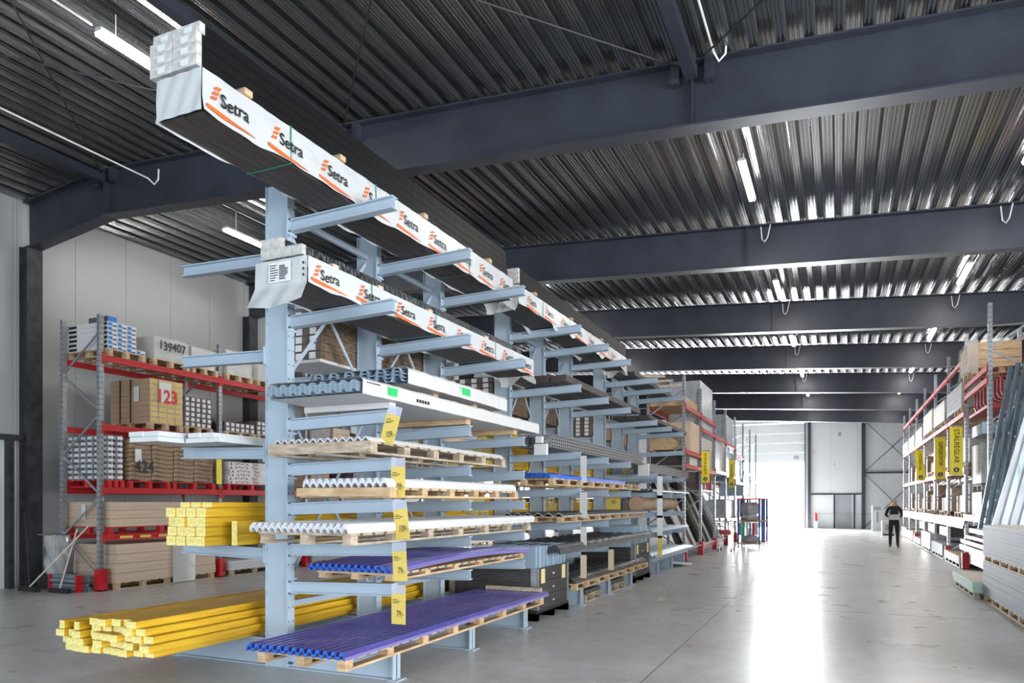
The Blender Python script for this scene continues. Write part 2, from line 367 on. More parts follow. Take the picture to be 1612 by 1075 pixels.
# lamps
def lamp(x, y, z, label, L=1.45, group=None):
    t = thing('ceiling_lamp', label, 'lamp', (x, y, z), group)
    m_ = MB(); m_.box(x - .05, x + .05, y - L / 2, y + L / 2, z, z + .05); m_.build('housing', 'trim', t)
    m_ = MB(); m_.prism([(x - .055, z), (x - .04, z - .045), (x + .04, z - .045), (x + .055, z)], 'y', y - L / 2, y + L / 2); m_.build('diffuser', 'lamp', t)
    for q in (-.5, .5): m_ = MB(); m_.tube([(x, y + q, z + .05), (x, y + q, roof(x) + .02)], .008, 5); m_.build('hanger', 'cable', t)
    return t
for row, (lx, nm) in enumerate(((-1.32, 'above the middle of the aisle'), (2.5, 'above the right side of the aisle'))):
    for i, y in enumerate((12.0, 18.4, 24.4, 30.6, 36.4, 42)):
        lamp(lx, y, 6.72 if row == 0 else 6.6, 'glowing tube lamp %s, %s in its row' % (nm, ['nearest', 'second', 'third', 'fourth', 'fifth', 'farthest'][i]))
lamp(-7.75, 6.35, 7.03, 'bright tube lamp just left of the topmost rack bundle')
lamp(-11.3, 11.75, 7.15, 'tube lamp over the left aisle above the pallet rack', 1.6)
for i, y in enumerate((18.4, 24.4, 30.6)): lamp(-7.6, y, 6.95, 'tube lamp behind the blue rack over the left aisle, %s in its row' % ords[i])
for x, zz, lb in ((-10.6, 7.1, 'left'), (-7.75, 7.06, 'centre left'), (-1.32, 6.86, 'centre right')):
    mb = MB(); y1 = BY[1] - .3
    pts = [(x, 3.28, zz), (x, 4, zz), (x, 5 if lb != 'centre left' else 5.55, zz)] if lb != 'centre right' else [(x, 3.28, zz - .12), (x, 5, zz - .12)]
    if lb != 'centre left': pts += [(x, y1, zz - .02), (x + .05, y1 + .08, zz - .1), (x + .12, y1 + .1, zz - .02), (x + .13, y1 + .1, zz + .15)]
    mb.tube(pts, .013, 6)
    mb.build('lighting_cable', 'cable', None, '%s white lighting cable strung below the ceiling' % lb, 'cable', origin=(x, 3, zz))
for i, y in enumerate(BY[2:6]):
    for x, s_ in ((-1.32, 'middle'), (2.5, 'right')):
        zz = roof(x) - .1; mb = MB()
        mb.tube([(x - .02, y - .16, zz + .02), (x, y - .17, zz - .22), (x + .05, y - .18, zz - .28), (x + .1, y - .17, zz - .2), (x + .15, y - .16, zz + .04)], .011, 5)
        mb.build('cable_loop', 'cable', None, 'white cable loop hanging at the %s roof beam, %s lamp row' % (ords[i + 1], s_), 'cable', origin=(x, y, zz))
# ------------------------------------------------------------------ blue cantilever racks
CX_ = -5.05
HW = .14
UY = [[5.6, 7.1, 8.6], [10.85, 12.35, 13.85], [16.15, 17.65, 19.15]]
RZ = [[4.42, 3.48, 2.47, 2.03, 1.65, 1.25, .88], [4.42, 3.48, 2.42, 1.85, 1.31, .87], [4.42, 3.47, 2.28, 1.85, 1.40, .95]]
LZ = [4.13, 3.17, 2.20, 1.20]
def arm_mb(y, sgn, ztip, L):
    m_ = MB(); x0 = CX_ + sgn * HW; dz = .028 * L; h = .115; w = .045
    def sec(x, zt):
        return [(x, y - w, zt), (x, y + w, zt), (x, y + w, zt - .012), (x, y + .006, zt - .012), (x, y + .006, zt - h + .012), (x, y + w, zt - h + .012), (x, y + w, zt - h), (x, y - w, zt - h), (x, y - w, zt - h + .012), (x, y - .006, zt - h + .012), (x, y - .006, zt - .012), (x, y - w, zt - .012)]
    vs = sec(x0, ztip - dz) + sec(x0 + sgn * L, ztip); n = 12
    fs = [(i, (i + 1) % n, n + (i + 1) % n, n + i) for i in range(n)] + [tuple(range(n)), tuple(range(n, 2 * n))]
    m_.add(vs, fs, 0)
    xp = x0 + sgn * .012
    m_.box(min(x0, xp), max(x0, xp), y - .07, y + .07, ztip - dz - h - .03, ztip - dz + .03, 0)
    for a in (-.045, .045):
        for b in (.0, -h): m_.tube([(xp, y + a, ztip - dz + b), (xp + sgn * .018, y + a, ztip - dz + b)], .011, 6, 1)
    return m_
def cantilever(i, label, xs_=None):
    ys = UY[i]; t = thing('cantilever_rack', label, 'rack', (CX_, ys[0], 0))
    for j, y in enumerate(ys):
        m_ = MB(); ztop = 4.75
        m_.box(CX_ - HW, CX_ - HW + .014, y - .05, y + .05, .0, ztop, 0); m_.box(CX_ + HW - .014, CX_ + HW, y - .05, y + .05, .0, ztop, 0)
        m_.box(CX_ - HW + .014, CX_ + HW - .014, y - .036, y - .024, .0, ztop, 0)
        z = .45
        while z < ztop - .1:
            for a in (-.03, .03):
                m_.disc((CX_ + HW + .0007, y + a, z), (1, 0, 0), .009, 8, 1); m_.disc((CX_ - HW + .0147, y - .042, z), (1, 0, 0), .006, 6, 1)
            z += .14
        m_.build('upright', ['blue', 'bolt'], t)
        m_ = MB()
        for s_, L in ((1, 1.23), (-1, 1.21)):
            a, b = sorted((CX_ + s_ * HW, CX_ + s_ * (HW + L)))
            m_.box(a, b, y - .06, y + .06, .268, .28); m_.box(a, b, y - .006, y + .006, .014, .268); m_.box(a, b, y - .06, y + .06, .002, .014)
            e = CX_ + s_ * (HW + L); m_.box(min(e, e - s_ * .012), max(e, e - s_ * .012), y - .06, y + .06, .014, .268)
            m_.box(e - .05, e + .05, y - .08, y + .08, 0, .01)
        m_.build('base', 'blue', t)
        m_ = MB()
        for s_ in (-1, 1):
            for a in (.05, .23): m_.tube([(CX_ + s_ * HW, y - .03, a), (CX_ + s_ * (HW + .04), y - .03, a)], .013, 6)
        m_.build('anchor_bolt', 'bolt', t)
        for z in RZ[i]: arm_mb(y, 1, z, 1.21).build('arm', ['blue', 'bolt'], t)
        if i == 2 and j == 2: arm_mb(y, 1, 2.98, 1.21).build('arm', ['blue', 'bolt'], t)
        for z in LZ: arm_mb(y, -1, z, 1.17).build('arm', ['blue', 'bolt'], t)
    for a, b in ((ys[0], ys[1]), (ys[1], ys[2])):
        for z in (.6, 2.7, 4.5):
            m_ = MB(); m_.bar((CX_, a + .02, z), (CX_, b - .02, z), .04, .06); m_.build('tie_bar', 'blue', t)
        for z0, z1 in ((2.75, 4.45), (.65, 2.65)):
            m_ = MB(); m_.bar((CX_ - .02, a + .02, z0), (CX_ - .02, b - .02, z1), .012, .035); m_.build('brace', 'blue', t)
            m_ = MB(); m_.bar((CX_ + .02, a + .02, z1), (CX_ + .02, b - .02, z0), .012, .035); m_.build('brace', 'blue', t)
    return t
cantilever(0, 'nearest light blue cantilever rack holding the white and blue corrugated sheets')
cantilever(1, 'middle light blue cantilever rack between the two dark crates')
cantilever(2, 'farthest light blue cantilever rack next to the red pallet rack')
def az(i, j, x):  # top of the arm at a given x, right side
    return RZ[i][j] - .028 * (-3.70 - x)
# ---- generic loads
def pallet(x0, x1, y0, y1, z0, h=.12, label=None, group=None, m='wood', across='x', name='wooden_pallet', nb=None, fascia=False):
    t = thing(name, label, 'pallet', ((x0 + x1) / 2, (y0 + y1) / 2, z0), group)
    bt = .02; m_ = MB()
    if across == 'x':   # deck boards run across x, runners along y
        n = nb or max(5, int((y1 - y0) / .17)); p = (y1 - y0) / n
        for k in range(n): m_.box(x0 + U(-.006, .006), x1 + U(-.006, .006), y0 + k * p, y0 + k * p + p * .72, z0 + h - bt, z0 + h)
    else:
        n = nb or max(5, int((x1 - x0) / .15)); p = (x1 - x0) / n
        for k in range(n): m_.box(x0 + k * p, x0 + k * p + p * .74, y0 + U(-.006, .006), y1 + U(-.006, .006), z0 + h - bt, z0 + h)
    m_.build('deck', m, t)
    if fascia: m_ = MB(); m_.box(x0 - .01, x1 + .01, y0 - .024, y0 - .002, z0 + .012, z0 + h); m_.build('front_board', m, t)
    for q in (0, .5, 1):
        m_ = MB()
        if across == 'x':
            c = x0 + .05 + q * (x1 - x0 - .1); nbk = max(3, int((y1 - y0) / .55) + 1)
            m_.box(c - .045, c + .045, y0 + .01, y1 - .01, z0, z0 + bt)
            for k in range(nbk):
                yy = y0 + .06 + k * (y1 - y0 - .12) / (nbk - 1); m_.box(c - .04, c + .04, yy - .05, yy + .05, z0 + bt, z0 + h - bt)
        else:
            c = y0 + .05 + q * (y1 - y0 - .1)
            m_.box(x0 + .01, x1 - .01, c - .045, c + .045, z0, z0 + bt)
            for k in range(3):
                xx = x0 + .07 + k * (x1 - x0 - .14) / 2; m_.box(xx - .06, xx + .06, c - .04, c + .04, z0 + bt, z0 + h - bt)
        m_.build('runner', m, t)
    return t
def corr(x0, x1, y0, y1, z, n=12, amp=.02, t=.012, sag=None, ny=1, kind='sin', shear=0.):
    """one corrugated sheet lying with its ribs along y; z = underside of the valleys"""
    m_ = MB(); N = n * 12 + 1; top = []; P = []
    for i in range(N):
        u = i / (N - 1); ph = u * n * 2 * math.pi
        c = math.sin(ph - math.pi / 2)
        if kind == 'arch': c = 2 * abs(math.sin(ph / 2)) ** .8 - 1
        if kind == 'trap': c = max(-1, min(1, c * 1.9))
        P.append((x0 + (x1 - x0) * u, amp * (1 + c)))
    vs = []
    for j in range(ny + 1):
        v = j / ny; y = y0 + (y1 - y0) * v; dz = sag(v) if sag else 0
        vs += [(x + shear * v, y, z + t + h + dz) for x, h in P] + [(x + shear * v, y, z + h + dz) for x, h in P]
    fs = []; ms = []; W = 2 * N
    for j in range(ny):
        for i in range(N - 1):
            a = j * W + i; b = (j + 1) * W + i
            fs.append((a, a + 1, b + 1, b)); ms.append(0)
            fs.append((a + N, b + N, b + N + 1, a + N + 1)); ms.append(0)
        for i, mm in ((0, 2), (N - 1, 2)):
            a = j * W + i; b = (j + 1) * W + i; fs.append((a, b, b + N, a + N)); ms.append(mm)
    for i in range(N - 1):
        fs.append((i, i + N, i + N + 1, i + 1)); ms.append(1)
        a = ny * W + i; fs.append((a, a + 1, a + N + 1, a + N)); ms.append(1)
    m_.add(vs, fs, ms)
    return m_
def sheet_stack(name, cat, label, group, mats, ns, x0, x1, y0, y1, z, **k):
    t = k.get('t', .012); first = corr(x0, x1, y0, y1, z, **k).build(name, mats, None, label, cat, group, origin=((x0 + x1) / 2, y0, z), smooth=False)
    for i in range(1, ns): clone(first, (U(-.006, .006), U(-.012, .012), i * (t + .001)))
    return first
# a) purple-blue sheets on the lowest tier
pallet(-4.46, -3.54, 4.66, 8.9, .282, .10, 'long low pallet on the rack base under the lowest blue-violet corrugated sheets', m='wood', nb=26)
sheet_stack('corrugated_sheet', 'roofing sheet', 'blue-violet corrugated plastic sheet in the lowest stack, just above the floor', 'blue sheets on the rack base', ['bluesheet', 'blueedge', 'violet'], 3, -4.52, -3.5, 4.6, 8.95, .384, n=13, amp=.019, t=.009, kind='trap')
mb = MB(); mb.box(-4.35, -3.55, 8.78, 8.84, .452, .50); mb.build('timber_batten', 'woodold', None, 'pale batten lying across the far end of the lowest blue-violet sheets', 'batten', origin=(-4, 8.8, .452))
# b) second blue stack, bowed
pallet(-4.60, -3.74, 5.62, 8.7, az(0, 6, -4.4) + .035, .07, 'slim pallet on the arms under the upper bowed blue-violet sheets', m='wood', nb=18)
sheet_stack('corrugated_sheet', 'roofing sheet', 'bowed blue-violet corrugated plastic sheet on the first arm level above the floor', 'bowed blue sheets', ['bluesheet', 'blueedge', 'violet'], 4, -4.66, -3.70, 5.56, 8.8, az(0, 6, -4.4) + .108, n=13, amp=.015, t=.009, ny=14, sag=lambda v: .0 + .045 * math.sin(v * math.pi) * (1 if v > .1 else v / .1), kind='trap')
# c) white sheets
pallet(-4.62, -3.64, 4.86, 8.7, az(0, 5, -4.4) + .034, .1, 'weathered pallet under the white corrugated sheets overhanging the front upright', m='woodold', nb=22)
pallet(-4.35, -3.72, 4.92, 6.4, az(0, 5, -4.4) - .13, .12, 'short pallet piece hanging below the white corrugated sheet stack', m='woodold') if False else None
sheet_stack('corrugated_sheet', 'roofing sheet', 'white corrugated sheet in the longest white stack, two tiers above the bowed blue sheets', 'white sheets overhanging the front upright', ['whitesheet', 'whitesheet', 'film2'], 4, -4.66, -3.62, 4.8, 8.74, az(0, 5, -4.4) + .136, n=15, amp=.018, t=.011, kind='arch')
# d)
pallet(-4.62, -3.6, 5.38, 8.2, az(0, 4, -4.4) + .034, .09, 'pale pallet under the thick stack of white corrugated sheets', m='wood', nb=16, fascia=True)
sheet_stack('corrugated_sheet', 'roofing sheet', 'white corrugated sheet in the stack right below the pallet of wavy white sheets', 'white sheets in the middle', ['whitesheet', 'whitesheet', 'film2'], 4, -4.56, -3.62, 5.36, 8.15, az(0, 4, -4.4) + .126, n=12, amp=.019, t=.011, kind='arch')
# e)
pallet(-4.80, -3.68, 5.2, 8.0, az(0, 3, -4.4) + .034, .11, 'grey weathered pallet carrying a few thin wavy white sheets', m='woodold', nb=14, fascia=True)
sheet_stack('corrugated_sheet', 'roofing sheet', 'thin wavy white sheet on the grey weathered pallet', 'thin wavy white sheets', ['whitesheet', 'whitesheet', 'film2'], 2, -4.76, -3.7, 5.2, 7.95, az(0, 3, -4.4) + .146, n=13, amp=.014, t=.006)
# f) wrapped metal roofing bundles
def wrapped_roofing(x0, x1, y0, y1, z0, h, label, ns, big=False, droop=0.):
    t = thing('wrapped_roofing_bundle', label, 'roofing bundle', ((x0 + x1) / 2, y0, z0))
    first = None
    for k in range(ns):
        zz = z0 + .02 + k * (h - .05) / ns
        m_ = corr(x0 + .02, x1 - .02, y0, y1 - .15, zz, n=9 if not big else 6, amp=.012 if not big else .03, t=.006, kind='trap'); m_.build('profiled_sheet', ['greysheet', 'greysheet', 'greysheet'], t)
    m_ = MB()
    def P(u, v):
        y = y0 + .015 + (y1 - y0) * v
        s = u * (2 * h + (x1 - x0)); w_ = .012 * math.sin(v * 37 + u * 9) + .008 * math.sin(v * 81 + 2)
        d = droop * max(0, v - .75) * 4
        if s < h: return (x0 - .004 + w_ * .4, y, z0 + s - d * .2)
        if s < h + x1 - x0: return (x0 + s - h, y, z0 + h + abs(w_) * .5 + .004)
        return (x1 + .006 + w_ * .4, y, z0 + h - (s - h - (x1 - x0)) * (1 + .35 * max(0, math.sin(v * 23)) * 0) - d * .15)
    m_.grid(P, 44, 40); m_.build('foil', 'film2', t, smooth=True)
    m_ = MB(); m_.add([(x0, y0 + .01, z0), (x1, y0 + .01, z0), (x1, y1, z0), (x0, y1, z0)], [(0, 3, 2, 1)])
    m_.add([(x0, y1 + .012, z0), (x1, y1 + .012, z0), (x1, y1 + .012, z0 + h), (x0, y1 + .012, z0 + h)], [(0, 1, 2, 3)]); m_.build('foil_base', 'film2', t)
    return t
z3 = az(0, 2, -4.4) + .034
for yy, lb in ((5.62, 'front'), (7.12, 'middle'), (8.4, 'rear')):
    mb = MB(); mb.box(-4.72, -3.74, yy - .05, yy + .05, z3, z3 + .055); mb.build('timber_bearer', 'film2' if lb == 'front' else 'wood', None, '%s pale bearer under the foil-wrapped roofing on the rack arms' % lb, 'bearer', origin=(-4.2, yy, z3))
t = wrapped_roofing(-4.68, -3.66, 5.02, 8.95, z3 + .057, .13, 'lower foil-wrapped bundle of grey-blue profiled roofing with a bright green sticker', 7)
mb = MB(); mb.box(-3.655, -3.650, 5.42, 5.62, z3 + .09, z3 + .165); mb.build('sticker', 'green', t)
mb = MB(); 
for k in range(5): mb.box(-3.655, -3.650, 5.9 + k * .05, 5.93 + k * .05, z3 + .09, z3 + .12)
for k in range(6): mb.box(-3.655, -3.650, 5.1 + k * .035, 5.12 + k * .035, z3 + .155, z3 + .165)
mb.build('print', 'ink', t)
for yy, lb in ((6.6, 'near'), (7.5, 'far')):
    mb = MB(); mb.box(-4.75, -3.85, yy - .05, yy + .05, z3 + .196, z3 + .27); mb.build('timber_bearer', 'card', None, '%s brown block between the two foil-wrapped roofing bundles' % lb, 'bearer', origin=(-4.2, yy, z3 + .2))
t = wrapped_roofing(-4.90, -3.74, 5.85, 8.1, z3 + .272, .15, 'upper foil-wrapped bundle of roof-tile sheet with a drooping end and pale green sticker', 3, big=True, droop=.1)
mb = MB(); mb.box(-3.735, -3.730, 6.9, 7.15, z3 + .31, z3 + .39); mb.build('sticker', 'green', t)
# ---- price cards hanging from the front arm tips
def price_card(x, y, ztop, label, txt, rot=0., w=.145, h=.27, m='tagyellow', sz=.08, holder=True):
    t = thing('price_card', label, 'price tag', (x, y, ztop))
    def rp(a, b): return (x + a * math.cos(rot) + b * math.sin(rot), ztop + b * math.cos(rot) - a * math.sin(rot))
    q = [rp(-w / 2, -.05 - h), rp(w / 2, -.05 - h), rp(w / 2, -.05), rp(-w / 2, -.05)]
    m_ = MB(); m_.prism(q, 'y', y - .004, y + .002); cd = m_.build('card', m, t)
    if holder:
        q = [rp(-w / 2, -.055), rp(w / 2, -.055), rp(w / 2, .03), rp(-w / 2, .03)]
        m_ = MB(); m_.prism(q, 'y', y - .003, y + .003); m_.build('holder', 'clear', t)
    if txt:
        c = rp(.018, -.05 - h * .66); text(txt, sz, '-y', (c[0], y - .0055, c[1]), 'ink', cd, sx=.62, bold=.01)
        m_ = MB()
        for r_, L in ((.05, .05), (.065, .085), (.08, .06)):
            c = rp(-w / 2 + .012 + L / 2, -.05 - r_); m_.box(c[0] - L / 2, c[0] + L / 2, y - .0055, y - .004, c[1] - .003, c[1] + .003)
        m_.build('print', 'ink', cd)
    return t
YT = 5.5
price_card(-3.60, YT, 1.99, 'yellow price card 109 hanging above the middle white sheet stack', '109:-')
price_card(-3.585, YT, 1.61, 'yellow price card 109 hanging in front of the longest white sheet stack', '109:-', rot=-.12)
price_card(-3.59, YT, 1.235, 'yellow price card 79 hanging by the bowed blue sheets', '79:-', rot=-.05)
price_card(-3.595, YT, .85, 'lowest yellow price card, 79, in front of the bottom blue sheets', '79:-')
price_card(-3.60, YT - .05, 2.45, 'highest yellow price card, tilted, below the green sticker', '109:-', rot=.30)
# ---- wrapped timber bundles on top (white foil with orange marks)
def setra(x0, x1, y0, y1, z0, z1, label, pitch, start, size, seed, hang=0.03, flap=None, endflap=True, straps=True):
    rr = random.Random(seed); t = thing('foil_wrapped_timber', label, 'timber bundle', ((x0 + x1) / 2, y0, z0))
    m_ = MB(); rows = 3; n = 4
    for i in range(n):
        for j in range(rows):
            a = x0 + .012 + i * (x1 - x0 - .024) / n; zz = z0 + j * (z1 - z0 - .01) / rows
            m_.box(a, a + (x1 - x0 - .024) / n - .004, y0 + .02 + rr.uniform(0, .02), y1 - rr.uniform(0, .05), zz, zz + (z1 - z0 - .01) / rows - .003)
    m_.build('boards', 'darkboard', t)
    ph = [rr.uniform(0, 6) for _ in range(8)]
    def wav(y): return .5 * math.sin(y * 3.1 + ph[0]) + .3 * math.sin(y * 7.7 + ph[1]) + .2 * math.sin(y * 15 + ph[2])
    H = z1 - z0
    def side(xs_, sg):
        def P(u, v):
            y = y0 + (y1 - y0) * u; lo = z0 - hang * max(0, wav(y)) + .02 * max(0, -wav(y)); z = lo + (z1 - lo) * v
            bul = .006 * math.sin(y * 9 + v * 4 + ph[3]) + .004 * math.sin(y * 23 + v * 9) + (.012 * (1 - v) * math.sin(y * 5 + ph[4]))
            return (xs_ + sg * (.004 + abs(bul)), y, z)
        q = MB(); q.grid(P, int((y1 - y0) * 14), 6); return q
    a = side(x1, 1).build('foil_side', 'film', t, smooth=True); side(x0, -1).build('foil_side', 'film', t, smooth=True)
    m_ = MB(); m_.grid(lambda u, v: (x0 - .004 + (x1 - x0 + .008) * v, y0 + (y1 - y0) * u, z1 + .003 * math.sin(u * 60 + v * 7)), 60, 6); m_.build('foil_top', 'film', t, smooth=True)
    m_ = MB()
    fl = flap or 0
    def F(u, v):
        x = x0 - .004 + (x1 - x0 + .008) * u; lo = z0 - .0 - fl * (.75 + .25 * math.sin(u * 3.0 + .3)) * (1 if fl else 0)
        z = z1 - (z1 - lo) * v; below = max(0, z0 - z)
        return (x - (below * .25 * (1 - u)) + below * .1 * math.sin(u * 5), y0 - .004 - below * .35 - .01 * below * 10 * abs(math.sin(u * 7)) - (.006 * math.sin(u * 9 + v * 3) ** 2), z)
    m_.grid(F, 22, 16); m_.build('foil_end', 'film', t, smooth=True)
    if endflap:
        m_ = MB()
        def G(u, v):
            x = x0 + (x1 - x0) * u; z = z1 - (z1 - z0 + .13 * abs(math.sin(u * 3 + 1.2))) * v; b = max(0, z0 - z)
            return (x + .02 * math.sin(v * 9), y1 + .01 + b * .5 + .02 * math.sin(u * 8), z)
        m_.grid(G, 14, 10); m_.build('foil_end', 'film', t, smooth=True)
    # printing on the aisle side
    y = y0 + start; xs_ = x1 + .023; zc = z0 + H * .52; k = 0
    while y + size * 2.5 < y1 - .05:
        m_ = MB()
        for r_ in range(3):
            for c_ in range(2):
                a0 = y + c_ * size * .26 + r_ * size * .16; b0 = zc - size * .45 + r_ * size * .38 + c_ * size * .05
                w_, h_, s_ = size * .22, size * .26, size * .14
                m_.add([(xs_, a0, b0), (xs_, a0 + w_, b0 + .0), (xs_, a0 + w_ + s_, b0 + h_), (xs_, a0 + s_, b0 + h_ * .9)], [(0, 1, 2, 3)])
        m_.build('logo', 'orange', a)
        text('Setra', size * 1.25, '+x', (xs_, y + size * 2.15, zc - size * .15), 'ink', a, wob=.0 if k % 3 else .06, bold=.012)
        m_ = MB(); L = pitch * .78; ys_ = y - size * .3; zb = z0 + H * .06
        m_.add([(xs_, ys_, zb + .012), (xs_, ys_ + L * .3, zb - .004), (xs_, ys_ + L, zb - .0), (xs_, ys_ + L, zb + .004), (xs_, ys_ + L * .3, zb + .028), (xs_, ys_, zb + .04)], [(0, 1, 2, 3, 4, 5)])
        m_.build('stripe', 'orange', a)
        y += pitch; k += 1
    if straps:
        for yy in (y0 + .9, y0 + 2.1, y1 - 1.3):
            if yy < y1 - .3:
                m_ = MB()
                for (a, b, c, d) in ((x0 - .018, x1 + .018, z1 + .004, z1 + .007), (x0 - .018, x1 + .018, z0 - .006, z0 - .003), (x1 + .017, x1 + .02, z0 - .006, z1 + .007), (x0 - .02, x0 - .017, z0 - .006, z1 + .007)):
                    m_.box(a, b, yy - .005, yy + .005, c, d)
                m_.build('strap', 'greenstrap', t)
    return t
zt = az(0, 0, -4.55) + .014
setra(-4.56, -4.12, 3.78, 9.14, zt, zt + .30, 'topmost white foil-wrapped timber bundle reaching closest to the camera', .61, .06, .108, 3)
t2 = setra(-4.54, -4.10, 9.3, 14.95, zt + .01, zt + .27, 'far top white foil-wrapped timber bundle with crumpled torn near end', .7, .3, .095, 4, hang=.09, flap=.12)
zt2 = az(0, 1, -4.6) + .014
t3 = setra(-4.62, -4.06, 4.83, 9.75, zt2, zt2 + .225, 'white foil-wrapped timber bundle on the second arm level with a hanging front flap', .63, .06, .100, 5, flap=.20)
mb = MB()
mb.box(-4.46, -4.22, 4.808, 4.812, zt2 + .03, zt2 + .20, 0); mb.build('label', 'white', t3)
mb = MB()
for k in range(7): mb.box(-4.44, -4.44 + U(.04, .09), 4.802, 4.806, zt2 + .045 + k * .021, zt2 + .051 + k * .021)
for k in range(9): mb.box(-4.34, -4.34 + U(.05, .1), 4.802, 4.806, zt2 + .05 + k * .014, zt2 + .057 + k * .014)
for k in range(3): mb.box(-4.09, -4.075, 4.802, 4.806, zt2 + .05 + k * .05, zt2 + .07 + k * .05)
mb.build('print', 'ink', t3)
def pack(x0, x1, y0, y1, z0, z1, label, group, caps=True, mm=None):
    t = thing('profile_pack', label, 'profile pack', ((x0 + x1) / 2, y0, z0), group)
    m_ = MB(); m_.box(x0 + .002, x1 - .002, y0 + .05, y1, z0 + .001, z1 - .001); m_.build('sleeve', mm or ('crinkle' if 'crinkled' in label else 'blackfilm'), t)
    m_ = MB(); m_.box(x0, x1, y0, y0 + .05, z0, z1); m_.build('end_cap', 'endgrain', t)
    if caps: m_ = MB(); c = (x0 + x1) / 2; m_.box(c - .035, c + .035, y0 - .003, y0, z0 + (z1 - z0) * .2, z0 + (z1 - z0) * .75); m_.build('label', 'white', t)
    return t
# runners between wrapped bundle and the black packs, then the packs
for k, yy in enumerate((4.2, 5.35, 6.8, 8.4)):
    mb = MB(); mb.box(-4.66, -4.09, yy - .04, yy + .04, zt + .304, zt + .352); mb.build('timber_spacer', 'wood', None, '%s wooden spacer on top of the topmost wrapped bundle' % ords[k], 'spacer', origin=(-4.4, yy, zt + .304))
zz = zt + .353
for c in range(2):
    for r_ in range(4):
        x = -4.665 + c * .237
        pack(x, x + .232, 3.80 + .03 * (r_ == 3), 9.15 - .02 * r_, zz + r_ * .083, zz + (r_ + 1) * .083 - .002, 'long black pack with labelled grey end, %s column, %s layer above the topmost bundle' % (('left', 'right')[c], ('bottom', 'second', 'third', 'top')[r_]), 'black packs on the top bundle')
for k, yy in enumerate((9.9, 11.5, 13.2)):
    mb = MB(); mb.box(-4.62, -4.07, yy - .04, yy + .04, zt + .274, zt + .31); mb.build('timber_spacer', 'wood', None, '%s spacer on top of the far top foil bundle' % ords[k], 'spacer', origin=(-4.4, yy, zt + .274))
for c in range(2):
    for r_ in range(3):
        x = -4.64 + c * .262
        pack(x, x + .258, 9.35, 15.0, zt + .311 + r_ * .072, zt + .311 + (r_ + 1) * .072 - .002, 'black pack on the far top foil bundle, %s column, %s layer' % (('left', 'right')[c], ('bottom', 'middle', 'top')[r_]), 'black packs on the far top bundle', caps=False)
for k, yy in enumerate((5.25, 5.95, 6.9, 8.3)):
    mb = MB(); mb.box(-4.62, -4.09, yy - .04, yy + .04, zt2 + .230, zt2 + .275); mb.build('timber_spacer', 'cardlight', None, '%s orange-brown spacer on the second-level foil bundle' % ords[k], 'spacer', origin=(-4.4, yy, zt2 + .23))
for c in range(4):
    x = -4.635 + c * .115
    pack(x, x + .113, 4.9, 9.6, zt2 + .277, zt2 + .365, 'crinkled black pack with blank end, %s in the lower row on the second-level bundle' % ('leftmost', 'second', 'third', 'rightmost')[c], 'crinkled black packs', caps=False)
for c in range(2):
    x = -4.635 + c * .115
    pack(x, x + .113, 4.9, 9.5, zt2 + .367, zt2 + .455, 'crinkled black pack in the short upper row above the second-level bundle, %s one' % ('outer left', 'inner right')[c], 'crinkled black packs', caps=False)
# ---- yellow timber
def planks(rows, y0, y1, z0, x_left, w, h, label, group, jit=.06, cat='timber', mats=('yellow', 'yellowend'), name='yellow_plank', lab_fn=None):
    """rows: list of (offset, count) from the bottom; every plank its own object"""
    f = MB(); f.box(0, w - .004, 0, y1 - y0, 0, h - .003, 0, fm={'-y': 1, '+y': 1})
    first = f.build(name, list(mats), None, label, cat, group)
    first.location = (x_left + rows[0][0], y0, z0); used = False; out = []
    for r_, (off, n) in enumerate(rows):
        for k in range(n):
            loc = Vector((x_left + off + k * w, y0 + U(-jit, jit), z0 + r_ * h))
            if not used: o = first; o.location = loc; used = True
            else:
                o = first.copy(); COL.objects.link(o); o.location = loc
            if lab_fn: o['label'] = lab_fn(r_, k)
            out.append(o)
    return out
planks([(.08, 9), (.04, 10), (.0, 10), (.40, 6), (.45, 5)], 4.35, 10.1, .283, -6.50, .118, .064, 'yellow plank in the loose pile on the left rack base, low over the floor', 'yellow planks in the floor-level pile')
for (x, z, lb) in ((-6.47, .283 + .064 * 3, 'lying loose at the left edge'), (-6.27, .283 + .064 * 3, 'lying loose beside the left-edge one')):
    mb = MB(); mb.box(x, x + .07, 4.32, 10.0, z + .001, z + .075, 0, fm={'-y': 1}); mb.build('yellow_plank', ['yellow', 'yellowend'], None, 'yellow plank set on edge, %s of the floor-level pile' % lb, 'timber', origin=(x, 4.3, z))
z = LZ[3] + .0
planks([(0, 4), (0, 4), (0, 4), (0, 4)], 5.10, 10.3, z + .002, -6.02, .125, .092, 'yellow plank in the strapped upright block on the left arms', 'yellow planks in the strapped block', jit=.02)
planks([(0, 3)], 5.18, 10.2, z + .002 + 4 * .092, -5.92, .125, .055, 'flat yellow plank on top of the strapped yellow block', 'flat planks on the strapped block', jit=.04)
mb = MB(); mb.box(-5.40, -5.33, 5.32, 10.2, z + .002, z + .24, 0, fm={'-y': 1}); mb.build('yellow_plank', ['yellow', 'yellowend'], None, 'single tall yellow plank leaning right of the strapped block', 'timber', origin=(-5.4, 5.3, z))
planks([(0, 2)], 5.75, 10.2, z + .002, -5.31, .09, .05, 'short-ended yellow lath beside the tall single plank', 'yellow laths', jit=.1)
planks([(0, 2), (0, 2)], 4.86, 9.6, LZ[2] + .002, -6.24, .19, .05, 'white planed board in the outer stack on the left arms', 'white boards on the left arms, outer', jit=.02, mats=('trim', 'trim'), name='white_board')
planks([(0, 3), (.06, 2)], 5.15, 9.6, LZ[2] + .002, -5.84, .15, .048, 'white planed board in the inner stack on the left arms', 'white boards on the left arms, inner', jit=.02, mats=('trim', 'trim'), name='white_board')
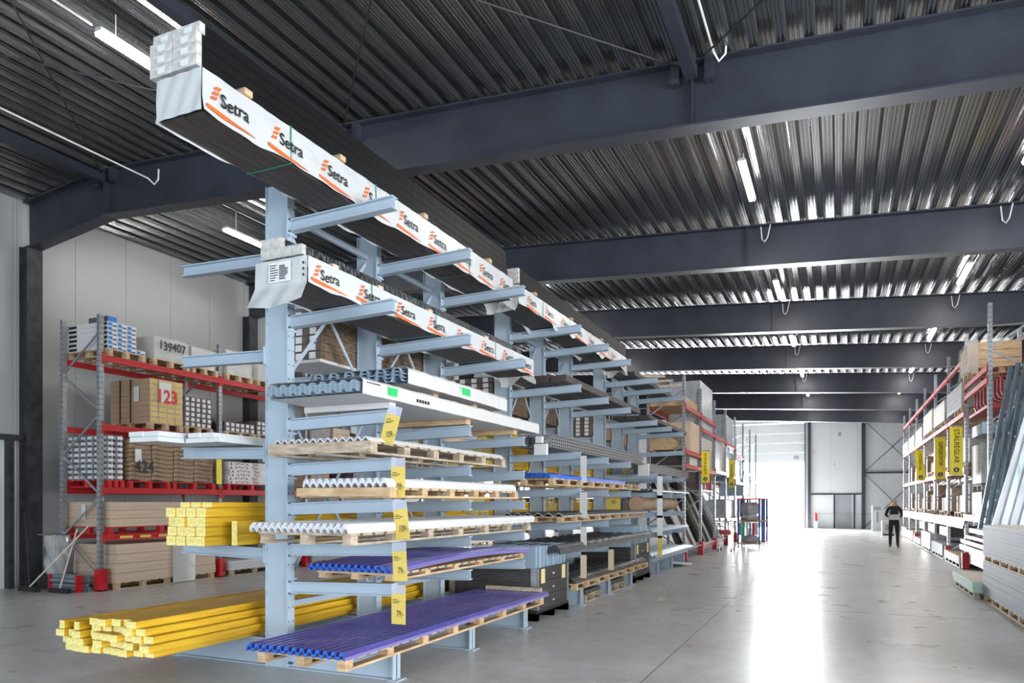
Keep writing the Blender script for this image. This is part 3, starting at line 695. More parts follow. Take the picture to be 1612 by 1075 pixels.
# yellow piles of the farther racks
for (y0, y1, z0, nm) in ((10.6, 15.3, .283, 'floor level, middle rack'), (10.6, 15.2, LZ[3], 'lower left arms, middle rack'), (10.7, 15.3, LZ[2], 'upper left arms, middle rack'), (15.9, 20.6, LZ[3], 'lower left arms, farthest rack'), (15.9, 20.6, LZ[2], 'upper left arms, farthest rack')):
    planks([(0, 6), (0, 6), (0, 6), (0, 6), (0, 6), (.06, 5)], y0, y1, z0 + .002, -6.1, .148, .085, 'yellow plank stacked on the %s' % nm, 'yellow planks: ' + nm, jit=.05)
planks([(0, 5), (0, 5), (.1, 4)], 10.65, 15.2, LZ[2] + .002 + 6 * .085, -6.1, .145, .06, 'thin yellow plank under plastic on the middle rack', 'thin yellow planks, middle rack', jit=.05)
# brown packs with white end labels on the left arms, second level
def label_packs(x0, nx, w, y0, y1, z0, nz, h, mats, label, group, name='board_pack', lab=(.18, .62, .12, .9), face='-y'):
    m_ = MB(); m_.box(0, w - .004, 0, y1 - y0, 0, h - .004, 0, fm={'-y': 1})
    m_.box(w * lab[0], w * lab[1], -.002, 0, h * lab[2], h * lab[3], 2)
    f = m_.build(name, mats, None, label, 'package', group); out = [f]
    for k in range(nz):
        for i in range(nx):
            o = f if (k == 0 and i == 0) else f.copy()
            if o is not f: COL.objects.link(o)
            o.location = (x0 + i * w, y0 + U(-.01, .01), z0 + k * h)
            out.append(o)
    return out
mb = MB(); mb.box(-5.84, -5.2, 6.4, 9.3, LZ[1] + .002, LZ[1] + .035); mb.build('base_board', 'film2', None, 'pale base board under the brown packs on the left arms', 'board', origin=(-5.7, 6.4, LZ[1]))
label_packs(-5.80, 3, .200, 6.42, 9.2, LZ[1] + .037, 6, .092, ['packside', 'packend', 'white'], 'brown paper-wrapped pack with a white end label, stacked high on the left arms', 'brown packs with white end labels')
label_packs(-6.30, 5, .215, 10.8, 14.6, LZ[1] + .004, 6, .088, ['packside', 'packend', 'white'], 'brown pack stacked on the left arms of the middle rack', 'brown packs, middle rack')
label_packs(-6.30, 5, .215, 16.1, 19.6, LZ[1] + .004, 6, .088, ['card', 'packend', 'white'], 'brown pack stacked on the left arms of the farthest rack', 'brown packs, farthest rack')
# wrapped grey bales seen through the rack at the third upright
t = thing('wrapped_bale', 'grey-blue plastic-covered bale hanging over the left arms behind the third upright', 'bale', (-5.7, 8.9, LZ[2]))
mb = MB(); mb.grid(lambda u, v: (-6.25 + 1.05 * u, 8.35 + .03 * math.sin(u * 12) + .05 * v * math.sin(u * 5), LZ[2] + .40 + .5 * (1 - v) - .03 * math.sin(u * 9)), 20, 10)
mb.grid(lambda u, v: (-5.22 + .01 * math.sin(u * 9 + v * 3), 8.35 + 1.9 * u, LZ[2] + .40 + .5 * (1 - v)), 20, 10); mb.grid(lambda u, v: (-6.25 + 1.03 * v, 8.35 + 1.9 * u, LZ[2] + .90 + .01 * math.sin(u * 11)), 14, 10); mb.build('cover', 'wrapgrey', t, smooth=True)
mb = MB(); mb.box(-6.22, -5.28, 8.42, 10.18, LZ[2] + .10, LZ[2] + .88); mb.build('contents', 'cardlight', t)
# ---- dark crate with pallet collars + standing sheets in the gaps
def crate(y0, y1, label, x0=-5.1, x1=-3.74, h=.72):
    t = thing('collar_crate', label, 'crate', ((x0 + x1) / 2, (y0 + y1) / 2, 0))
    m_ = MB()
    for k in range(3):
        for yy in (y0 + .04, (y0 + y1) / 2, y1 - .04): m_.box(x0, x1, yy - .045, yy + .045, 0, .1)
    m_.box(x0, x1, y0, y1, .1, .14); m_.build('skid_base', 'black', t)
    for k in range(3):
        z0 = .14 + k * (h - .14) / 3; z1 = .14 + (k + 1) * (h - .14) / 3 - .006
        m_ = MB(); m_.box(x0, x1, y0, y0 + .025, z0, z1); m_.box(x0, x1, y1 - .025, y1, z0, z1); m_.box(x0, x0 + .025, y0 + .025, y1 - .025, z0, z1); m_.box(x1 - .025, x1, y0 + .025, y1 - .025, z0, z1)
        m_.build('collar', 'crate', t)
    for (xx, yy) in ((x0, y0), (x1, y0), (x0, y1), (x1, y1)):
        m_ = MB(); s_ = 1 if xx == x0 else -1; q = 1 if yy == y0 else -1
        a, b = sorted((xx - s_ * .004, xx + s_ * .09)); c, d = sorted((yy - q * .004, yy)); m_.box(a, b, c, d, .15, h)
        a, b = sorted((xx - s_ * .004, xx)); c, d = sorted((yy - q * .004, yy + q * .07)); m_.box(a, b, c, d, .15, h)
        for k in range(6): m_.tube([(xx - s_ * .006, yy + q * .035, .2 + k * .09), (xx - s_ * .001, yy + q * .035, .2 + k * .09)], .008, 5, 1)
        m_.build('corner_hinge', ['galv', 'bolt'], t)
    for (yy, m__) in ((y0 + .22, 'tagyellow'), (y1 - .22, 'tagyellow')):
        m_ = MB(); m_.box(x1, x1 + .004, yy - .07, yy + .07, h - .22, h - .02); m_.build('card', 'cream', t)
    for k in range(3):
        m_ = MB(); m_.box(x1, x1 + .004, (y0 + y1) / 2 - .03, (y0 + y1) / 2 + .03, .22 + k * .19, .24 + k * .19); m_.build('tag', 'white', t)
    m_ = MB(); m_.box(x0 + .03, x1 - .03, y0 + .03, y1 - .03, .14, .3); m_.build('lining', 'black', t)
    return t
crate(9.12, 10.38, 'dark three-collar crate on the floor right behind the blue sheets')
crate(14.3, 15.6, 'second dark collar crate, in the gap before the farthest blue rack', h=.78)
def standing(x0, x1, y0, y1, z0, z1, n, label, group):
    m_ = MB(); m_.box(0, .015, 0, y1 - y0, 0, z1 - z0); f = m_.build('standing_sheet', 'greysheet', None, label, 'sheet', group)
    for k in range(n):
        o = f if k == 0 else f.copy()
        if k: COL.objects.link(o)
        o.location = (x0 + (x1 - x0) * k / (n - 1), y0 + U(0, .03), z0)
m_ = None
def flutes(y0, y1, x0, x1, z0, z1, n, label, group):
    f = MB()
    N = 5
    f.box(0, x1 - x0, 0, .012, 0, z1 - z0); f.box(x1 - x0 - .02, x1 - x0, .012, .04, 0, z1 - z0)
    f = f.build('flashing_sheet', 'greysheet', None, label, 'flashing', group)
    for k in range(n):
        o = f if k == 0 else f.copy()
        if k: COL.objects.link(o)
        o.location = (x0 + U(-.02, .02), y0 + (y1 - y0 - .04) * k / (n - 1), z0 + U(0, .02))
flutes(9.2, 10.3, -4.5, -3.78, .302, 1.0, 15, 'grey-blue flashing sheet standing on edge in the crate behind the blue sheets', 'flashings in the first crate')
flutes(14.4, 15.5, -4.5, -3.78, .302, 1.12, 14, 'grey-blue flashing sheet standing on edge in the second crate', 'flashings in the second crate')
# ---- loads of the middle and farthest blue racks
def flat(x0, x1, y0, y1, z0, z1, name, m, label, cat, group=None, fm=None):
    m_ = MB(); m_.box(x0, x1, y0, y1, z0, z1, 0, fm); return m_.build(name, m, None, label, cat, group, origin=((x0 + x1) / 2, y0, z0))
T = .034
for k in range(3):
    flat(-4.62 + k * .28, -4.36 + k * .28, 10.35 + .05 * k, 15.0, az(1, 1, -4.3) + .016, az(1, 1, -4.3) + .12, 'board_bundle', 'darkboard', 'dark board bundle on the second arm level of the middle rack, %s one' % ('left', 'centre', 'right')[k], 'board bundle', 'dark bundles, middle rack')
for k in range(3):
    flat(-4.62 + k * .28, -4.36 + k * .28, 15.7 + .06 * k, 20.1, az(2, 1, -4.3) + .016, az(2, 1, -4.3) + .10, 'board_bundle', 'darkboard', 'dark board bundle on the second arm level of the farthest rack, %s one' % ('left', 'centre', 'right')[k], 'board bundle', 'dark bundles, farthest rack')
flat(-4.62, -4.08, 15.6, 19.9, az(2, 0, -4.3) + .014, az(2, 0, -4.3) + .10, 'board_bundle', 'darkboard', 'dark bundle on the top arms of the farthest rack', 'board bundle')
for k, (a, b) in enumerate(((16.3, 17.1), (17.3, 18.0), (18.2, 19.0))):
    mb = MB(); mb.bar((-4.5, a, az(2, 0, -4.3) + .13), (-3.75, b, az(2, 0, -4.3) + .2 + .04 * k), .06, .05); mb.build('offcut_board', 'woodold', None, '%s loose offcut lying across the top of the farthest blue rack' % ('nearest', 'second', 'third')[k], 'board', origin=(-4, a, 4.5))
def strips(y0, y1, z0, ny, nz, label, group):
    """packs of perforated strip lying along y"""
    m_ = MB(); L = y1 - y0; m_.box(0, .078, .0, L, 0, .046, 0)
    n = int(L / .09)
    for k in range(n):
        yy = k * .09 + .02; m_.box(.078, .080, yy, yy + .05, .008, .038, 1)
        m_.box(.014, .064, yy, yy + .05, .046, .047, 1)
    f = m_.build('perforated_strip', ['mesh', 'black'], None, label, 'strip', group); u = 0
    for c in range(nz):
        for i in range(ny):
            o = f if u == 0 else f.copy()
            if u: COL.objects.link(o)
            u += 1; o.location = (-4.30 + i * .086 + U(-.005, .005), y0 + U(-.05, .1), z0 + c * .049)
strips(9.75, 15.2, az(1, 2, -4.3) + .02, 6, 4, 'grey perforated metal strip lying along the middle blue rack', 'perforated strips, middle rack')
strips(15.7, 20.3, az(2, 2, -4.3) + .02, 6, 4, 'grey perforated metal strip lying along the farthest blue rack', 'perforated strips, farthest rack')
flat(-3.99, -3.80, 9.62, 9.69, 2.30, 2.46, 'end_tag', 'white', 'larger white end tag on the near end of the perforated strips', 'tag')
flat(-3.97, -3.87, 9.62, 9.69, 2.475, 2.57, 'end_tag', 'white', 'small square white tag above the larger one on the perforated strips', 'tag')
flat(-4.0, -3.76, 15.58, 15.64, 2.20, 2.46, 'end_tag', 'film2', 'white end tag on the perforated strips of the farthest rack', 'tag')
pallet(-4.6, -3.64, 9.5, 14.4, az(1, 3, -4.4) + T, .10, 'pallet on the middle rack carrying the short blue sheets', m='wood', nb=18)
sheet_stack('corrugated_sheet', 'roofing sheet', 'blue-violet corrugated sheet on the middle rack', 'blue sheets, middle rack', ['bluesheet', 'blueedge', 'blueedge'], 4, -4.6, -3.66, 9.4, 13.3, az(1, 3, -4.4) + T + .102, n=13, amp=.012, t=.011)
pallet(-4.6, -3.66, 9.9, 14.8, az(1, 4, -4.4) + T, .09, 'pallet under the black and white wavy sheets on the middle rack', m='wood', nb=18)
sheet_stack('corrugated_sheet', 'roofing sheet', 'black corrugated sheet with pale edge on the middle rack, below the blue ones', 'black sheets, middle rack', ['darksheet', 'film2', 'film2'], 2, -4.6, -3.62, 9.85, 14.9, az(1, 4, -4.4) + T + .092, n=6, amp=.02, t=.006)
sheet_stack('roof_tile_sheet', 'roofing sheet', 'black roof-tile sheet in the thick stack on the lowest arms of the middle rack', 'black tile sheets on the lowest arms', ['darksheet', 'darksheet', 'darksheet'], 5, -4.7, -3.58, 9.6, 15.3, az(1, 5, -4.4) + T, n=6, amp=.03, t=.014, ny=30, sag=lambda v: .012 * math.sin(v * 90))
pallet(-4.6, -3.62, 10.4, 15.0, .282, .10, 'long pallet on the base of the middle rack', m='wood', nb=20)
sheet_stack('roof_tile_sheet', 'roofing sheet', 'dark roof-tile sheet on the long pallet at the foot of the middle rack', 'dark tile sheets on the base', ['darksheet', 'darksheet', 'darksheet'], 3, -4.6, -3.66, 10.45, 14.9, .384, n=6, amp=.025, t=.012, ny=26, sag=lambda v: .01 * math.sin(v * 80) + .06 * max(0, v - .6))
pallet(-4.5, -3.72, 11.15, 12.1, 0, .13, 'short low pallet on the floor under the middle rack, nearer one', m='woodold')
pallet(-4.5, -3.72, 12.55, 13.6, 0, .13, 'short low pallet on the floor under the middle rack, farther one', m='woodold')
flat(-4.5, -3.75, 11.2, 12.0, .132, .19, 'dark_sheet_pile', 'darksheet', 'low pile of black sheets on the nearer floor pallet under the middle rack', 'sheets')
flat(-4.5, -3.75, 12.6, 13.55, .132, .2, 'dark_sheet_pile', 'darksheet', 'low pile of black sheets on the farther floor pallet under the middle rack', 'sheets')
# farthest blue rack
mb = MB(); mb.tube([(-4.1, 15.8, az(2, 4, -4.1) + T + .17), (-4.1, 19.6, az(2, 4, -4.1) + T + .17)], .17, 18); mb.build('cardboard_tube', 'card', None, 'big brown cardboard tube lying on the farthest blue rack', 'tube', origin=(-4.1, 15.8, 1.5))
sheet_stack('corrugated_sheet', 'roofing sheet', 'black corrugated sheet on the farthest rack above the brown tube', 'black sheets, farthest rack', ['darksheet', 'darksheet', 'film2'], 2, -4.6, -3.7, 15.7, 19.9, az(2, 3, -4.4) + T, n=9, amp=.02, t=.01)
sheet_stack('corrugated_sheet', 'roofing sheet', 'grey corrugated sheet on the lowest arms of the farthest rack', 'grey sheets, farthest rack', ['greysheet', 'greysheet', 'film2'], 2, -4.6, -3.7, 15.7, 19.9, az(2, 5, -4.4) + T, n=9, amp=.02, t=.008)
sheet_stack('corrugated_sheet', 'roofing sheet', 'grey-blue corrugated sheet on the base of the farthest rack', 'grey sheets on the base, farthest rack', ['greysheet', 'greysheet', 'greysheet'], 3, -4.6, -3.62, 15.75, 20.1, .40, n=10, amp=.02, t=.01)
flat(-4.5, -3.75, 15.85, 20.0, .282, .398, 'bearer_frame', 'greysheet', 'grey bearer frame on the base of the farthest blue rack', 'frame')
mb = MB(); mb.bar((-4.1, 18.2, .13), (-3.62, 18.9, .05), .5, .05); mb.build('pale_board', 'trim', None, 'pale board lying skewed on the floor at the farthest blue rack', 'board', origin=(-3.9, 18.5, 0))
# pale shelf-label strips at arm tips
n_ = 0
for (i, j, yk, w_, h_, m__, lb) in ((1, 2, 0, .10, .42, 'film2', 'pale holder strip below the perforated strips'), (1, 3, 0, .12, .40, 'film2', 'pale holder strip below the blue sheets of the middle rack'), (1, 4, 0, .1, .38, 'film2', 'pale holder strip below the wavy black sheets'), (1, 5, 0, .1, .36, 'cardlight', 'cream holder strip at the lowest arm of the middle rack, nearest upright'),
                            (1, 5, 1, .1, .36, 'cardlight', 'cream holder strip at the lowest arm of the middle rack, second upright'), (2, 2, 0, .12, .5, 'white', 'white holder strip on the farthest rack below the perforated strips'), (2, 3, 0, .12, .5, 'white', 'white holder strip on the farthest rack below the black sheets'), (2, 4, 0, .12, .5, 'white', 'white holder strip on the farthest rack beside the brown tube'), (2, 5, 0, .1, .5, 'tagyellow', 'yellow holder strip at the lowest arm of the farthest rack')):
    price_card(-3.63, UY[i][yk] - .08, RZ[i][j] - .02, lb, '', w=w_, h=h_, m=m__, holder=False)
price_card(-4.1, 14.0, 1.95, 'yellow price card with dark print on the middle rack beyond the wavy sheets', '199:-', w=.3, h=.42, sz=.1, holder=False)
# ------------------------------------------------------------------ red and galvanised pallet racks
def pallet_rack(label, xf, xr, ys, levels, ztop, guards=True, foot=None, lattice=True, rear_beams=True, bh=.11):
    """xf front post line, xr rear post line; levels: list per bay of beam-top heights"""
    s_ = 1 if xf > xr else -1
    t = thing('pallet_rack', label, 'rack', (xf, ys[0], 0))
    for k, y in enumerate(ys):
        for x, f in ((xf, 1), (xr, 0)):
            m_ = MB(); a, b = sorted((x, x - s_ * .075 if f else x + s_ * .075)); m_.box(a, b, y - .045, y + .045, 0, ztop)
            if k < 3:
                z = .3
                while z < ztop - .05:
                    m_.box(a + .02, a + .03, y - .047, y - .044, z, z + .03, 1); m_.box(a + .05, a + .06, y - .047, y - .044, z, z + .03, 1)
                    if f: m_.box(xf - .001 if s_ > 0 else xf - .002, xf + .002 if s_ > 0 else xf + .001, y - .02, y - .01, z, z + .03, 1); m_.box(xf - .001 if s_ > 0 else xf - .002, xf + .002 if s_ > 0 else xf + .001, y + .01, y + .02, z, z + .03, 1)
                    z += .1
            m_.build('post', ['galv', 'hole'], t)
            if f and guards:
                m_ = MB(); a, b = sorted((xf + s_ * .06, xf - s_ * .09)); m_.box(a, b, y - .08, y + .08, 0, .40); m_.box(min(a, xr if s_ < 0 else a - .0), b, y - .08, y + .08, 0, .02)
                m_.build('foot_guard', 'red', t)
        if lattice:
            zz = .25; q = 0
            while zz + .75 < ztop:
                a, b = (xf - s_ * .04, xr + s_ * .04) if q % 2 == 0 else (xr + s_ * .04, xf - s_ * .04)
                m_ = MB(); m_.bar((a, y, zz), (b, y, zz + .72), .02, .035); m_.build('frame_brace', 'galv', t); zz += .76; q += 1
    for k in range(len(ys) - 1):
        for z in levels[k]:
            for x, f in ((xf, 1), (xr, 0)):
                if not f and not rear_beams: continue
                m_ = MB(); c = x + (s_ * .01 if f else -s_ * .01); a, b = sorted((c, c - s_ * .045 if f else c + s_ * .045))
                m_.box(a, b, ys[k] + .05, ys[k + 1] - .05, z - bh, z)
                a2, b2 = sorted((c + s_ * .012 * f, c)); 
                if f: m_.box(a2, b2, ys[k] + .05, ys[k + 1] - .05, z - .03, z); m_.box(a2, b2, ys[k] + .05, ys[k + 1] - .05, z - bh, z - bh + .03)
                for yy in (ys[k] + .03, ys[k + 1] - .03): m_.box(a - .01, b + .01, yy - .02, yy + .02, z - bh - .06, z + .05)
                m_.build('beam', 'red', t)
    return t
LY = [9.0, 11.8, 14.6, 17.4, 20.2, 23.0, 25.8]
LL = [4.33, 3.06, 1.90, 1.03]
pallet_rack('red and galvanised pallet rack along the left wall behind the floor-level timber', -12.3, -13.4, LY, [LL] + [LL[:3]] * 5, 5.07)
def std_pallet(y0, z, label, dx=0., w=.8, x0=-13.45, x1=-12.24, m='wood'): return pallet(x0 + dx, x1 + dx, y0, y0 + w, z + .002, .135, label, m=m, across='y')
def cartons(x0, x1, y0, z0, ny, w, nz, h, mats, label, group, lab=None, face='+x', name='carton', gap=.004, skip=None, lab2=None):
    """cartons whose printed end faces the aisle (+x); lab: (v0,v1,h0,h1,slot)"""
    m_ = MB(); m_.box(0, x1 - x0, 0, w - gap, 0, h - gap, 0, fm={'+x': 1 if len(mats) > 1 else 0, '-y': 2 if face == 'both' else 0})
    for L in (lab or []): m_.box(x1 - x0, x1 - x0 + .003, (w - gap) * L[0], (w - gap) * L[1], (h - gap) * L[2], (h - gap) * L[3], L[4])
    for L in (lab2 or []): m_.box((x1 - x0) * L[0], (x1 - x0) * L[1], -.003, 0, (h - gap) * L[2], (h - gap) * L[3], L[4])
    f = m_.build(name, mats, None, label, 'carton', group); u = 0; out = []
    for k in range(nz):
        for j in range(ny):
            if skip and (j, k) in skip: continue
            o = f if u == 0 else f.copy()
            if u: COL.objects.link(o)
            u += 1; o.location = (x0 + U(-.008, .008), y0 + j * w, z0 + k * h); out.append(o)
    return out
# --- bay 1, top level
Z = LL[0]
std_pallet(9.10, Z, 'top-level pallet next to the first rack post, with blue-ended cartons')
cartons(-13.4, -12.3, 9.12, Z + .139, 4, .20, 6, .085, ['white', 'white', 'blackwhite', 'bluebox', 'ink'], 'flat white carton with a blue and black end, top level by the first post', 'blue-ended cartons', lab=[(.05, .45, .1, .8, 3), (.5, .92, .1, .35, 4)], face='x', lab2=[(.02, .22, .2, .8, 4), (.84, .99, .2, .8, 4)], skip={(3, 4), (3, 5), (3, 3), (3, 2), (3, 1)})
for k in range(2):
    mb = MB(); mb.box(-12.85, -12.32, 9.14, 9.32, Z + .139 + .51 + k * .05, Z + .139 + .558 + k * .05, 0, fm={'+x': 1}); mb.build('carton', ['blackwhite', 'bluebox'], None, 'loose black and blue carton on top of the blue-ended stack, %s' % ('lower', 'upper')[k], 'carton', origin=(-12.6, 9.3, Z + .6))
std_pallet(10.06, Z, 'top-level pallet under the stretch-wrapped load marked 139407', w=.88)
def wrapped_load(x0, x1, y0, y1, z0, z1, label, mm='film2', ov='wrap', note=None, nm='m', lines=True, nc='ink', sz=.2):
    t = thing('wrapped_load', label, 'wrapped goods', ((x0 + x1) / 2, (y0 + y1) / 2, z0))
    m_ = MB(); nz = max(2, int((z1 - z0) / .11)); ny = 4
    for k in range(nz):
        for j in range(ny):
            a = y0 + .02 + j * (y1 - y0 - .04) / ny
            m_.box(x0 + .02, x1 - .02, a, a + (y1 - y0 - .04) / ny - .006, z0 + k * (z1 - z0) / nz, z0 + (k + 1) * (z1 - z0) / nz - .006)
    m_.build('goods', mm, t)
    if ov:
        m_ = MB()
        def wr(p): return tuple(p)
        m_.grid(lambda u, v: (x1 - .005 + .008 * math.sin(u * 17 + v * 9), y0 + (y1 - y0) * u, z0 + (z1 - z0 + .01) * v), 12, 8)
        m_.grid(lambda u, v: (x0 + (x1 - x0) * u, y0 + .005 + .008 * math.sin(u * 13 + v * 7), z0 + (z1 - z0 + .01) * v), 12, 8)
        m_.grid(lambda u, v: (x0 + (x1 - x0) * u, y0 + (y1 - y0) * v, z1 + .01 + .006 * math.sin(u * 13 + v * 7)), 8, 8)
        m_.build('stretch_wrap', ov, t, smooth=True)
    if note: text(note, sz, '+x', (x1 + .014, (y0 + y1) / 2, z0 + (z1 - z0) * .62), nc, t, bold=.02, sx=.9, wob=.05)
    return t
wrapped_load(-13.4, -12.26, 10.08, 10.92, Z + .139, Z + .57, 'stretch-wrapped load hand-marked 139407 on the top level of the left rack', note='139407', sz=.24)
std_pallet(11.0, Z, 'top-level pallet beside the second rack post', w=.7)
wrapped_load(-13.4, -12.3, 11.02, 11.68, Z + .139, Z + .54, 'plain stretch-wrapped white load just before the second rack post, top level')
std_pallet(11.92, Z, 'top-level pallet after the second rack post', w=.8)
wrapped_load(-13.4, -12.26, 11.94, 12.7, Z + .139, Z + .66, 'wrapped load of small boxes hand-marked 20 on the top level after the second post', note='20', sz=.26)
std_pallet(12.85, Z, 'top-level pallet partly hidden by the front blue upright')
wrapped_load(-13.4, -12.26, 12.87, 13.6, Z + .139, Z + .5, 'pale wrapped load on the top level right beside the front blue upright')
# --- bay 1, third level: 123 pallet
Z = LL[1]
std_pallet(9.98, Z, 'pallet under the strapped cartons marked 123')
cartons(-13.4, -12.28, 10.0, Z + .139, 4, .195, 8, .108, ['card', 'cardlight', 'yellowbox', 'white'], 'long brown carton with a yellow end in the strapped stack marked 123', 'yellow-ended cartons', lab=[(.08, .92, .10, .80, 2)])
t = thing('strapping', 'clear wrap with red handwritten 123 around the yellow-ended cartons', 'wrapping', (-12.8, 10.4, Z + .139))
mb = MB(); mb.grid(lambda u, v: (-12.262 + .004 * math.sin(u * 17 + v * 9), 9.99 + .8 * u, Z + .139 + .87 * v), 10, 8); mb.build('film', 'wrapthin', t, smooth=True)
mb = MB(); mb.box(-12.257, -12.254, 10.2, 10.48, Z + .55, Z + .95); mb.build('paper', 'white', t)
text('123', .36, '+x', (-12.252, 10.38, Z + .66), 'redink', t, bold=.03, sx=.95)
mb = MB()
for xx in (-13.1, -12.8): mb.box(xx - .01, xx + .01, 9.975, 9.985, Z + .139, Z + 1.0)
mb.box(-12.7, -12.55, 9.97, 9.975, Z + .55, Z + .85, 1); mb.build('strap', ['black', 'white'], t)
std_pallet(10.82, Z, 'pallet under the small white-and-mauve boxes near the second post', w=.74)
cartons(-13.4, -12.3, 10.84, Z + .139, 5, .142, 6, .105, ['violetbox', 'violetbox', 'white'], 'small mauve box with a white end label, stacked six high near the second post', 'mauve boxes', lab=[(.25, .85, .15, .85, 2)])
std_pallet(11.9, Z, 'pallet with the low row of boxes after the second post', w=.9)
std_pallet(12.85, Z, 'second pallet with low boxes after the second post', w=.8)
cartons(-13.4, -12.3, 11.92, Z + .139, 6, .148, 2, .105, ['violetbox', 'violetbox', 'white'], 'small mauve box in the low row behind the blue upright, left part', 'low mauve boxes, left part', lab=[(.25, .85, .15, .85, 2)])
cartons(-13.4, -12.3, 12.87, Z + .139, 5, .148, 3, .105, ['violetbox', 'violetbox', 'white'], 'small mauve box in the low row behind the blue upright, right part', 'low mauve boxes, right part', lab=[(.25, .85, .15, .85, 2)])
# --- bay 1, second level: labelled tins and brown wavy packs
Z = LL[2]
std_pallet(9.08, Z, 'red pallet under the labelled grey tins', w=.36, m='red')
m_ = MB(); m_.tube([(0, 0, 0), (0, 0, .098)], .088, 16, 0); m_.tube([(0, 0, .098), (0, 0, .104)], .091, 16, 0); m_.box(-.05, .05, -.0905, -.07, .025, .08, 1); m_.box(.07, .0905, -.05, .05, .025, .08, 1)
f = m_.build('paint_tin', ['tin', 'white'], None, 'grey tin with a white label stacked eight high by the first rack post', 'tin', 'labelled tins')
u = 0
for k in range(8):
    for j in range(2):
        for i in range(6):
            if j == 1 and i < 4: continue
            o = f if u == 0 else f.copy()
            if u: COL.objects.link(o)
            u += 1; o.location = (-13.32 + i * .188, 9.18 + j * .19, Z + .139 + k * .105)
std_pallet(9.52, Z, 'red pallet under the wavy brown packs marked 424', w=.95, m='red'); std_pallet(10.52, Z, 'red pallet at the right end of the wavy brown packs', w=1.1, m='red')
m_ = MB()
m_.grid(lambda u, v: (1.12 + .0 * v, 0 + .49 * u, .075 * v + .012 * math.sin(u * 6.3)), 10, 1); m_.grid(lambda u, v: (1.12 * v, .49 * u, .075 + .012 * math.sin(u * 6.3)), 10, 1); m_.grid(lambda u, v: (1.12 * u, .0, .075 * v), 1, 1); m_.grid(lambda u, v: (1.12 * v, .49 * u, .012 * math.sin(u * 6.3)), 10, 1)
f = m_.build('wavy_pack', 'kraft', None, 'wavy brown paper-wrapped pack in the stack marked 424', 'package', 'wavy brown packs')
u = 0
for k in range(9):
    for j in range(4):
        o = f if u == 0 else f.copy()
        if u: COL.objects.link(o)
        u += 1; o.location = (-13.4 + U(-.01, .01), 9.54 + j * .51, Z + .15 + k * .086)
mb = MB(); mb.box(-12.262, -12.258, 9.66, 9.80, Z + .5, Z + .75); mb.build('paper_note', 'white', None, 'white paper note on the wavy brown packs', 'note', origin=(-12.26, 9.7, Z + .5))
t = thing('handwritten_mark', 'black handwritten 424 on the wavy brown packs', 'marking', (-12.26, 9.85, Z + .35)); text('424', .34, '+x', (-12.25, 9.86, Z + .40), 'ink', t, bold=.02, sx=.85)
std_pallet(11.95, Z, 'red pallet under the white cartons printed Floor', w=1.5, m='red')
m_ = MB(); m_.box(-.6, 0, 0, 1.38, 0, .078); 
f = thing('flooring_carton', 'flat white carton with dark red print reading Floor, bottom of its stack', 'carton', (-12.26, 12.0, Z + .139), 'cartons printed Floor')
mb = MB(); mb.box(-12.86, -12.26, 12.0, 13.38, Z + .14, Z + .217); mb.build('box', 'white', f)
text('Floor', .085, '+x', (-12.256, 12.80, Z + .178), 'redbrown', f, bold=.02)
mb = MB(); mb.add([(-12.256, 13.1, Z + .147), (-12.256, 13.34, Z + .147), (-12.256, 13.34, Z + .21), (-12.256, 13.28, Z + .21)], [(0, 1, 2, 3)]); mb.add([(-12.256, 12.03, Z + .147), (-12.256, 12.1, Z + .147), (-12.256, 12.07, Z + .21)], [(0, 1, 2)])
for k in range(5): mb.box(-12.258, -12.256, 12.2 + k * .08, 12.25 + k * .08, Z + .16 + .02 * (k % 2), Z + .19 + .01 * (k % 2))
mb.build('print', 'redbrown', f)
for k, w_ in enumerate(('second from the bottom', 'third from the bottom', 'fourth from the bottom', 'second from the top', 'topmost')):
    clone(f, (U(-.01, .01), U(-.05, .05), .081 * (k + 1)), 'flat white carton with dark red print reading Floor, %s of its stack' % w_)
mb = MB(); mb.box(-12.235, -12.225, 11.62, 11.76, Z + .12, Z + .72); mb.build('banner', 'banner', None, 'narrow yellow banner beside the cartons printed Floor', 'banner', origin=(-12.23, 11.7, Z + .12))
# --- lower levels
Z = LL[3]
std_pallet(9.1, Z, 'pallet on the lowest beams under the beige hardboard', w=2.3, m='red')
def board_stack(x0, x1, y0, y1, z0, n, h, mats, label, group, name='board_pile', cat='board'):
    m_ = MB(); m_.box(0, x1 - x0, 0, y1 - y0, 0, h - min(.005, h * .03), 0, fm={'+z': 1}); f = m_.build(name, mats, None, label, cat, group)
    for k in range(n):
        o = f if k == 0 else f.copy()
        if k: COL.objects.link(o)
        o.location = (x0 + U(-.008, .008), y0 + U(-.01, .01), z0 + k * h)
board_stack(-13.42, -12.24, 9.12, 11.4, Z + .139, 3, .155, ['mdf', 'mdftop'], 'beige hardboard pile on the lowest beams of the left rack', 'hardboard on the lowest beams')
mb = MB(); mb.box(-12.98, -12.86, 9.085, 9.09, Z + .27, Z + .56); mb.build('paper_note', 'white', None, 'white sheet of paper on the hardboard end, lowest beams', 'note', origin=(-12.9, 9.09, Z + .3))
for k, (a, b) in enumerate(((9.35, 9.62), (9.78, 10.02), (10.2, 10.4))):
    t = thing('shelf_label', 'small yellow shelf label on the lowest red beam, %s of three' % ('left', 'middle', 'right')[k], 'label', (-12.275, a, Z - .08)); mb = MB(); mb.box(-12.276, -12.272, a, b, Z - .085, Z - .035); mb.build('card', 'tagyellow', t)
pallet(-13.4, -12.2, 9.2, 11.55, 0, .13, 'floor pallet under the big beige board stack', across='x', m='wood', nb=12)
board_stack(-13.38, -12.18, 9.2, 11.55, .132, 4, .178, ['mdf', 'mdftop'], 'big beige board pile standing on the floor pallet under the left rack', 'beige boards on the floor pallet')
